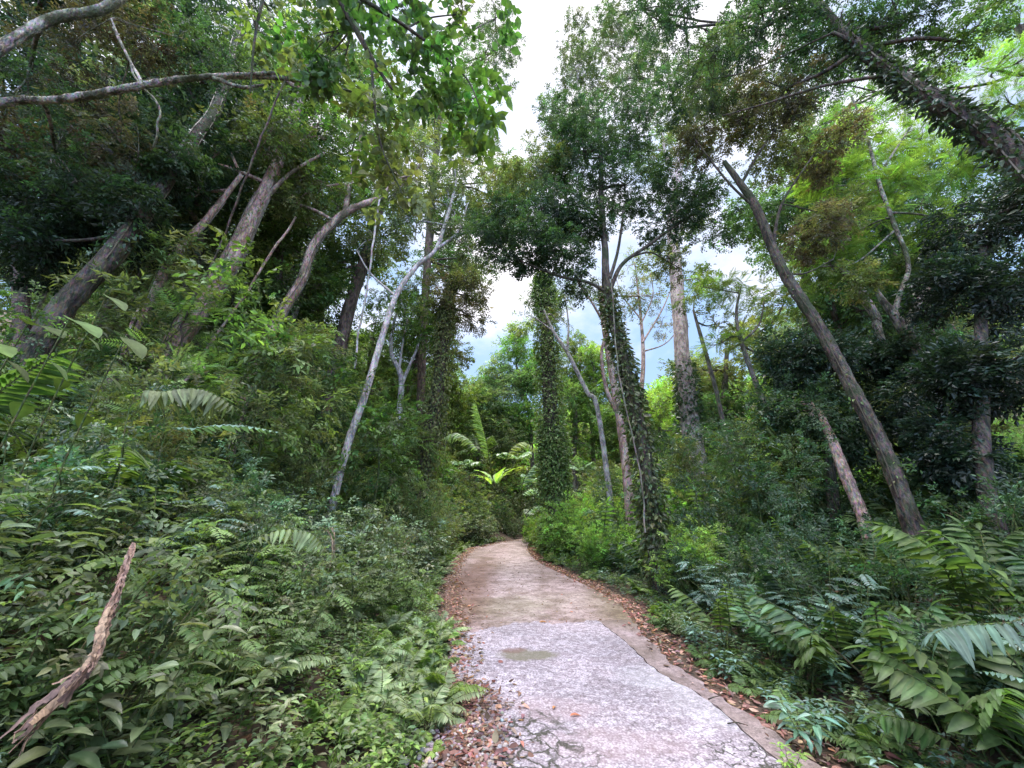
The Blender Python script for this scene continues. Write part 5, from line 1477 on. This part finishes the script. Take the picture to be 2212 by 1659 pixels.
dry_leaves("leaf_litter", "brown fallen leaves lying along the left edge of the road", 5200, (-2.2, 1.2, 1.5, 24), lambda x, y, dl, dr: np.exp(-((dl + .12) / np.where(y < 4.5, .30, .20)) ** 2) * np.clip(1.5 - np.abs(dl), 0, 1) * .9, 21)
dry_leaves("leaf_litter", "brown fallen leaves lying along the right edge of the road", 4200, (0, 4, 1.5, 22), lambda x, y, dl, dr: np.exp(-((dr - .20) / .24) ** 2) * np.where(dr < .0, .28, 1), 22)
dry_leaves("leaf_litter", "small fallen leaves scattered over the far part of the road", 420, (-1.2, 2.5, 6.5, 24), lambda x, y, dl, dr: (dl < -.1) & (dr < -.1), 23, (.03, .06))
dry_leaves("leaf_litter", "thick reddish-brown leaves lying in the lower left by the broken concrete", 1700, (-1.6, .2, 2.2, 4.6), lambda x, y, dl, dr: np.exp(-((dl + .12) / .26) ** 2), 24, (.03, .075))
dry_leaves("leaf_litter", "dead leaves lying on the forest floor below the plants", 9000, (-6, 7, 1.2, 9), lambda x, y, dl, dr: ((dl > .3) | (dr > .4)), 25, (.05, .12), .03, (BROWN, BROWN * .7, TAN * .7))
for k, (px, py, ln, rz, lb) in enumerate(((1165, 1351, .10, .1, "orange dry leaf lying on the broken front edge of the slab"), (1232, 1560, .075, .2, "rust-coloured dry leaf lying alone in the middle of the slab"), (1195, 1545, .06, 1.2, "small curled pinkish leaf near the middle of the slab"),
                                     (1010, 1345, .08, 2.0, "curled tan leaf at the left end of the slab edge"))):
    g = G(px, py); acc = Acc()
    inst(acc, leaf_fine(.36, .12, .12), np.zeros((1, 3)), frames(np.array([[math.cos(rz), math.sin(rz), .05]]), np.array([[0, 0, 1.0]])), ln * 1.2, (np.array([.42, .17, .09]) * (1 if k < 2 else .9))[None], 0, True)
    o = setp(link("dry_leaf", acc.mesh("dry_leaf", [MDRY])), lb, "dry leaf"); o.location = (g[0], g[1], .05 * g[1] + .043)
for k, (px, py, ln, rz, lb) in enumerate(((1545, 1520, .16, .5, "dark broken twig on the right part of the slab"), (1595, 1580, .14, -.15, "bent dark twig lying near the lower right corner of the slab"), (1585, 1585, .05, .2, None))[:2]):
    g = G(px, py); acc = Acc()
    q = catmull([[-ln / 2, 0, 0], [0, .012, .006], [ln / 2, -.01, 0]], 5) if k else np.array([[-ln / 2, 0, 0], [0, 0, .003], [ln / 2, 0, 0]])
    tube(acc, q, np.linspace(.006, .003, len(q)), 5, (.1, .08, .07), 0, .3)
    o = setp(link("twig", acc.mesh("twig", [BARK['dark']])), lb, "twig"); o.location = (g[0], g[1], .05 * g[1] + .045); o.rotation_euler = (0, 0, rz)
# pebbly rubble where the slab has crumbled
acc = Acc()
rg = np.random.default_rng(31)
ico = []
bm = __import__('bmesh').new(); __import__('bmesh').ops.create_icosphere(bm, subdivisions=2, radius=1)
iv = np.array([v.co[:] for v in bm.verts]); bm.faces.ensure_lookup_table(); fi = np.array([[v.index for v in f.verts] for f in bm.faces]); bm.free()
n = 620
gx, gy = G(1010, 1640)[:2]
x = gx + rg.normal(0, .26, n); y = gy + rg.normal(0, .36, n)
x = np.where(x > gx + .3, gx - rg.random(n) * .3, x)
S = rg.uniform(.008, .026, n)
for k in range(6):
    q = np.arange(n) % 6 == k
    tv = iv * (1 + .25 * hnoise(iv[:, :1] * 2 + k, iv[:, 1:2] * 2 + k * 3)) * np.array([1, .8, .55])
    m = q.sum(); th = rg.uniform(0, 6.28, m)
    R = frames(np.column_stack([np.cos(th), np.sin(th), rg.normal(0, .2, m)]), np.column_stack([rg.normal(0, .3, (m, 2)), np.ones(m)]))
    inst(acc, (tv, [fi]), np.column_stack([x[q], y[q], .05 * y[q] + .033]), R, S[q], jitter(np.array([.22, .18, .175]), m, .3), 0, True)


def stone(N, L, p):
    a = N.new('ShaderNodeAttribute'); a.attribute_name = "Col"
    n = N.new('ShaderNodeTexNoise'); n.inputs['Scale'].default_value = 60; n.inputs['Detail'].default_value = 5
    tc = N.new('ShaderNodeTexCoord'); L.new(tc.outputs['Object'], n.inputs[0])
    h = N.new('ShaderNodeHueSaturation'); L.new(a.outputs['Color'], h.inputs['Color'])
    L.new(math_node(N, L, 'MULTIPLY_ADD', n.outputs[0], 1.4, .3), h.inputs['Value']); L.new(h.outputs[0], p.inputs['Base Color']); p.inputs['Roughness'].default_value = .9


setp(link("gravel", acc.mesh("gravel", [simple_mat("pebble_stone", stone)])), "loose rounded pebbles from the crumbled slab, lower left of the road", "gravel", kind="stuff")

# ------------------------------------------------------------------ hanging lianas
for k, (pts, w, lb, bk) in enumerate((
        ([(820, 425, 9.5), (805, 520, 9.5), (795, 600, 9.6), (778, 700, 9.7), (768, 800, 9.8)], 4, "thin pale liana hanging from the crooked pale branch on the left", 'pale'),
        ([(620, 160, 6.2), (560, 320, 6.5), (470, 560, 7), (400, 690, 7.4), (385, 760, 7.6)], 4, "dark liana slanting down across the vine-hung thick trunk", 'brown'),
        ([(640, 470, 8), (560, 590, 8.1), (470, 720, 8.1), (400, 830, 8.0)], 5, "tan liana slanting parallel to the thick reddish trunk", 'pink'),
        ([(245, 60, 4.6), (290, 160, 4.7), (340, 240, 4.8), (330, 330, 5)], 4, "short grey liana dangling from the lichened limb", 'lichen'),
        ([(1318, 600, 9.7), (1335, 800, 9.0), (1380, 1000, 8.8), (1392, 1150, 8.7)], 3, "thin pale liana running down beside the shaggy dark trunk", 'grey'))):
    c = catmull([P(*q) for q in pts], 8); acc = Acc()
    c += np.cumsum(RNG.normal(0, .012, c.shape), 0)
    tube(acc, c, pix(w, c[0]) / 2, 5, (.2, .2, .2), 0, .25)
    setp(link("liana", acc.mesh("liana", [BARK[bk]])), lb, "liana")

# ------------------------------------------------------------------ render settings
scene.view_settings.view_transform = 'Standard'
scene.view_settings.look = 'None'
scene.view_settings.exposure = 0
cy = scene.cycles
cy.max_bounces = 6; cy.diffuse_bounces = 3; cy.glossy_bounces = 2; cy.transmission_bounces = 3; cy.transparent_max_bounces = 4
cy.sample_clamp_indirect = 6
cy.use_adaptive_sampling = True
cy.adaptive_threshold = .02
cy.use_denoising = True
